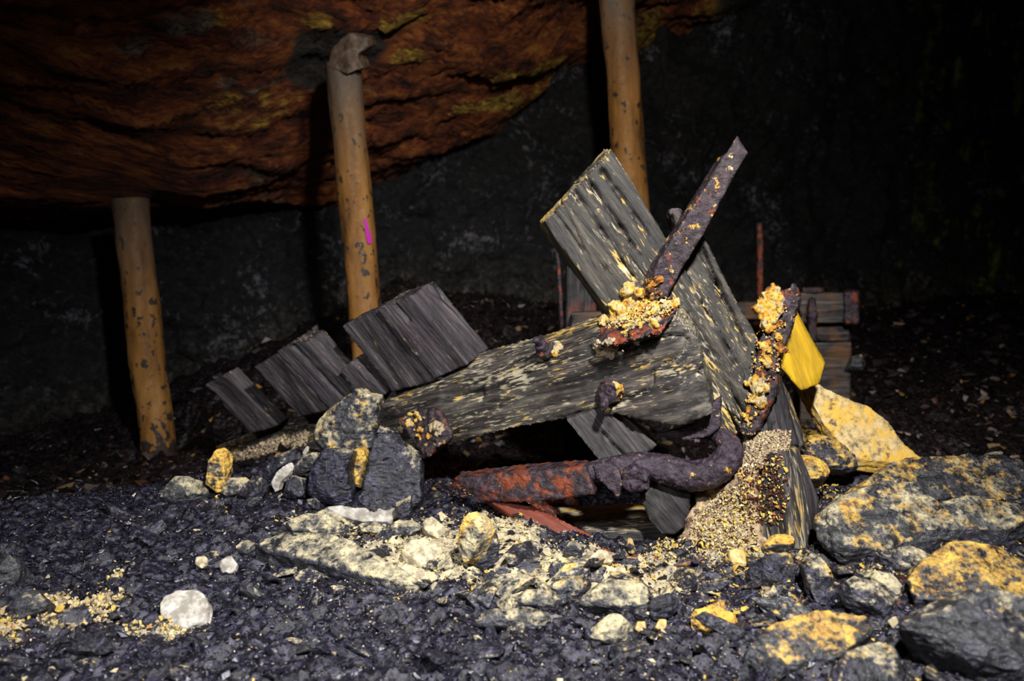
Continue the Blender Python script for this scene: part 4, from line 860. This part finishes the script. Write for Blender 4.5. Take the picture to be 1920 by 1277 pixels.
stone('rock', 'broad grey-green slab with yellow upper edge right of the end post', [(1528,1010),(1540,960),(1580,930),(1640,908),(1710,905),(1770,925),(1825,960),(1830,1000),(1760,1030),(1670,1045),(1590,1040)], (.1, -.66, .75), .09, Y=1.55, dust=.34, yel=.45, tone=.5, **BIG)
stone('rock', 'long layered slate ledge along the right crest, yellow flecked', [(1560,930),(1610,888),(1700,862),(1800,856),(1880,855),(1960,880),(1960,945),(1860,950),(1760,945),(1660,945)], (.05, -.66, .75), .10, Y=1.80, dust=.25, yel=.6, tone=.4, **BIG)
stone('rock', 'rounded dusty slate hump at the right edge below the crest', [(1700,990),(1740,945),(1800,922),(1880,930),(1960,960),(1960,1010),(1880,1020),(1800,1015),(1740,1010)], (.1, -.66, .75), .08, Y=1.60, dust=.36, yel=.4, tone=.5, **BIG)
stone('rock', 'small two-toned stone perched on the right crest', [(1832,870),(1845,855),(1862,847),(1884,845),(1880,860),(1862,872)], (0, -.9, .4), .04, Y=1.92, dust=.5, yel=.3, tone=.6)
stone('rock', 'yellow stained slab at the right edge of the picture', [(1690,1115),(1720,1060),(1780,1018),(1850,1015),(1930,1040),(1970,1090),(1960,1140),(1860,1140),(1770,1135)], (.05, -.6, .8), .07, Y=1.40, dust=.36, yel=.85, tone=.35, **BIG)
stone('rock', 'blue-grey dusty slab between the broad slab and the yellow stained one', [(1640,1035),(1700,1025),(1760,1035),(1770,1060),(1720,1075),(1670,1070)], (0, -.6, .8), .05, Y=1.49, dust=.33, yel=.3, tone=.3)
stone('rock', 'upright dark slate with yellow edge below the end post', [(1512,1060),(1530,1030),(1550,1050),(1575,1105),(1560,1125),(1525,1105)], (.2, -.8, .55), .05, Y=1.44, dust=.32, yel=.55, tone=.15)
stone('rock', 'tan flat slab sloping below the broad grey-green slab', [(1630,1070),(1650,1060),(1690,1090),(1705,1120),(1680,1130),(1645,1095)], (.1, -.6, .78), .035, Y=1.42, dust=.62, yel=.3, tone=.5)
stone('rock', 'purple-grey slab with tan dust right of the upright dark slate', [(1580,1090),(1610,1075),(1660,1095),(1690,1130),(1660,1150),(1600,1120)], (.1, -.6, .8), .05, Y=1.39, dust=.3, yel=.3, tone=.25)
stone('rock', 'big blurred boulder with orange-yellow front rim at the bottom right', [(1392,1262),(1398,1220),(1440,1180),(1500,1160),(1560,1148),(1625,1160),(1640,1180),(1580,1225),(1520,1255),(1450,1270)], (-.05, -.5, .86), .10, Y=1.10, dust=.36, yel=.80, tone=.45, ridge=.004, facets=.5)
stone('rock', 'dark slate boulder in the bottom right corner', [(1700,1160),(1750,1120),(1830,1105),(1930,1125),(1990,1180),(1980,1280),(1880,1260),(1780,1210)], (.0, -.62, .8), .09, Y=1.22, dust=.18, yel=.4, tone=.35, **BIG)
stone('rock', 'dark rounded boulder cut by the bottom edge, right of the orange-rimmed one', [(1560,1270),(1600,1215),(1660,1195),(1720,1225),(1730,1290),(1620,1310)], (.1, -.7, .7), .09, Y=1.06, dust=.22, yel=.4, tone=.25)
stone('rock', 'dark slate lump near the left edge of the picture', [(0,1160),(20,1115),(60,1100),(88,1125),(80,1140),(30,1165)], (0, -.7, .7), .06, Y=1.30, dust=.08, yel=.2, tone=.45)
stone('rock', 'black slate rock at the left edge under the crest', [(-30,1100),(-20,1040),(15,1035),(35,1060),(30,1085),(0,1105)], (0, -.8, .6), .06, Y=1.42, dust=.05, tone=.4)

# ------------------------------------------------------------------ many loose slates, each one an object
def unit_rock(seed, flat):
    r = np.random.default_rng(seed); bm = bmesh.new(); n = 13
    q = r.uniform(-1, 1, (n, 3)); q /= np.maximum(np.linalg.norm(q, axis=1)[:, None] * .75, .75); q *= (1, r.uniform(.6, .9), flat); hull(bm, q)
    bmesh.ops.bevel(bm, geom=list(bm.edges) + list(bm.verts), offset=.035, segments=1, affect='EDGES')
    bmesh.ops.triangulate(bm, faces=bm.faces)
    for k in range(3):
        ed = [e for e in bm.edges if e.calc_length() > .22]
        if ed: bmesh.ops.subdivide_edges(bm, edges=ed, cuts=1); bmesh.ops.triangulate(bm, faces=bm.faces)
    me = bpy.data.meshes.new('slate_stone'); bm.to_mesh(me); bm.free(); co = coords(me); nr = normals(me)
    setco(me, co + nr * (.05 * fbm(co * (3, 3, 9) + seed, 3))[:, None]); smooth(me, False); me.materials.append(M_LOOSE); return me
ROCKS = [unit_rock(100 + k, f) for k, f in enumerate([.30, .42, .25, .55, .35, .48, .28, .6])]
def region_words(px, py):
    if px < 480: return 'on the black gravel left of the slate slab', 'loose stones on the left gravel'
    if px < 980: return 'in front of the dusty central heap', 'loose stones before the central heap'
    if px < 1400: return 'on the slope in front of the wreck', 'loose stones before the wreck'
    return 'on the rocky slope right of the wreck', 'loose stones on the right slope'
r = np.random.default_rng(77); made = 0
while made < 235:
    px, py = r.uniform(-20, 1940), 955 + (1290 - 955) * r.random() ** .8
    if px > 1450 and r.random() < .35: continue
    if 780 < px < 1340 and py < 1040: continue
    g = hit(px, py); s = math.exp(r.normal(math.log(.0155), .45)) * (1.25 if px > 1300 else 1.0); s = min(s, .06)
    d_, y_ = dustmap(g[:1], g[1:2]); q = float(np.clip(d_[0] * .55 + r.normal(.0, .12), 0, .62)); tone = float(np.clip(r.beta(1.0, 4), 0, 1))
    o = bpy.data.objects.new('slate_stone', ROCKS[r.integers(len(ROCKS))]); COL.objects.link(o)
    zf = float(fine(g[:1], g[1:2])[0]); o.location = (g[0], g[1], g[2] + zf + s * .10); o.scale = (s * r.uniform(.9, 1.5), s * r.uniform(.8, 1.1), s * r.uniform(.9, 1.3))
    o.rotation_euler = (r.normal(.1, .3), r.normal(0, .3), r.uniform(0, 6.28))
    o['dust'] = q; o['yel'] = float(y_[0]); o['tone'] = tone
    look = ('yellow-dusted' if y_[0] > .5 else 'cream-dusted') if q > .4 else ('grey' if tone > .3 else 'black')
    big = 'large' if s > .028 else ('small' if s < .015 else 'middling')
    wh, gp = region_words(px, py)
    tag(o, f'{big} {look} slate stone {wh}', 'stone', gp); made += 1
for k in range(44):
    px, py = r.uniform(430, 1260), r.uniform(965, 1135)
    if 800 < px < 1330 and py < 1045: py = r.uniform(1045, 1150)
    g = hitf(px, py); s = min(.036, .022 * math.exp(r.normal(0, .3)))
    o = bpy.data.objects.new('slate_shard', ROCKS[[0, 2, 6][r.integers(3)]]); COL.objects.link(o); o.location = (g[0], g[1], g[2] + s * .15)
    o.scale = (s * r.uniform(1, 1.6), s * r.uniform(.8, 1.1), s * r.uniform(.8, 1.2)); o.rotation_euler = (r.normal(.3, .3), r.normal(0, .3), r.uniform(0, 6.28))
    q = float(np.clip(r.normal(.32, .14), 0, .6)); o['dust'] = q; o['yel'] = float(np.clip(.15 + (px - 700) / 1800, 0, .5)); o['tone'] = float(r.random() * .5)
    tag(o, f"flat {'pale dusty' if q > .36 else 'dark lightly dusted'} slate shard in the cream heap {'left' if px < 850 else 'right'} of the standing block", 'stone', 'slate shards in the cream heap')
# a few larger stones on the dim floor behind
for k in range(40):
    px, py = r.uniform(1560, 1920), r.uniform(640, 850)
    g = hit(px, py)
    if g[1] < 2.4: continue
    s = .05 * math.exp(r.normal(0, .35)); o = bpy.data.objects.new('slate_stone', ROCKS[r.integers(len(ROCKS))]); COL.objects.link(o)
    o.location = (g[0], g[1], g[2] + s * .2); o.scale = (s * 1.3, s, s); o.rotation_euler = (r.normal(0, .3), r.normal(0, .3), r.uniform(0, 6.28)); o['dust'] = float(np.clip(r.normal(.22, .15), 0, .6)); o['yel'] = .3; o['tone'] = float(r.random() * .6)
    tag(o, 'dim slate stone on the dark floor beyond the right crest', 'stone', 'stones on the far floor')

# ------------------------------------------------------------------ dim things behind the wreck
WF = wood_material('far_wood', .55, .25, .6, warm=.5); RF = rust_material('far_rust', .5, .45, .1)
c0 = P(1555, 690, 3.1)
fc = empty('timber_trestle', c0, 'dim squared timbers with rusty iron bands standing behind the wreck', 'timbers')
def box_px(x0, y0, x1, y1, Y, dep, taper=0):
    return [P(x0, y0, Y), P(x1, y0 + taper, Y), P(x1, y1, Y), P(x0, y1, Y), P(x0, y0, Y + dep), P(x1, y0 + taper, Y + dep), P(x1, y1, Y + dep), P(x0, y1, Y + dep)]
def boxpart(name, args, mat, seed, iron=False):
    bm = bmesh.new(); hull(bm, box_px(*args))
    if iron: return rough_solid(name, bm, mat, fc, .008, .006, 20, .002)
    return wood(name, bm, (1, 0, 0), mat, fc, .009, 1.4, .8, seed)
boxpart('top_beam', (1380, 566, 1515, 600, 3.15, .2), WF, 51); boxpart('end_block', (1500, 550, 1590, 606, 3.0, .25), WF, 52)
boxpart('iron_band', (1584, 546, 1609, 608, 2.98, .28), RF, 0, True); boxpart('iron_band', (1516, 560, 1530, 640, 2.96, .04), RF, 0, True)
boxpart('lower_block', (1525, 606, 1594, 640, 3.05, .2), WF, 53); boxpart('iron_cleat', (1505, 540, 1545, 552, 3.0, .1), RF, 0, True)
boxpart('foot_timber', (1500, 640, 1595, 850, 3.05, .25), WF, 54)
stone('boulder', 'dim grey boulder right of the foot of the timber frame', [(1592,690),(1600,668),(1615,664),(1626,680),(1620,695)], (0, -.9, .3), .08, Y=3.0, dust=.2, tone=.5)
rr0 = empty('rusty_rod', P(1425, 560, 3.6), 'thin rusty rod standing upright behind the wreck, its top bright rust', 'rod')
bm = bmesh.new(); tube(bm, [P(1423, 416, 3.6), P(1425, 480, 3.6), P(1424, 790, 3.6)], [.012, .015, .017], 10); rough_solid('shaft', bm, rust_material('rod_rust', .3, .62, .05), rr0, .006, .003, 30)
bm = bmesh.new(); hull(bm, box_px(1411, 565, 1440, 790, 3.55, .12)); rough_solid('foot', bm, RF, rr0, .007, .004, 20)
st = empty('timber_stump', P(1090, 600, 2.7), 'dark reddish timber stump in shadow left behind the tall planks', 'stump')
bm = bmesh.new(); hull(bm, box_px(1062, 470, 1118, 905, 2.7, .12)); wood('trunk', bm, (0, 0, 1), wood_material('stump_wood', .35, .05, .3, red=.35), st, .008, 1.5, 1.0, 61)
bm = bmesh.new(); tube(bm, [P(1041, 462, 2.7), P(1050, 540, 2.7), P(1064, 905, 2.7)], [.006, .008, .009], 8); rough_solid('wire', bm, RF, st, .005, .002, 30)
bm = bmesh.new(); hull(bm, box_px(1070, 585, 1140, 618, 2.6, .1)); wood('foot_board', bm, (1, 0, 0), WF, st, .008, 1.2, .6, 62)
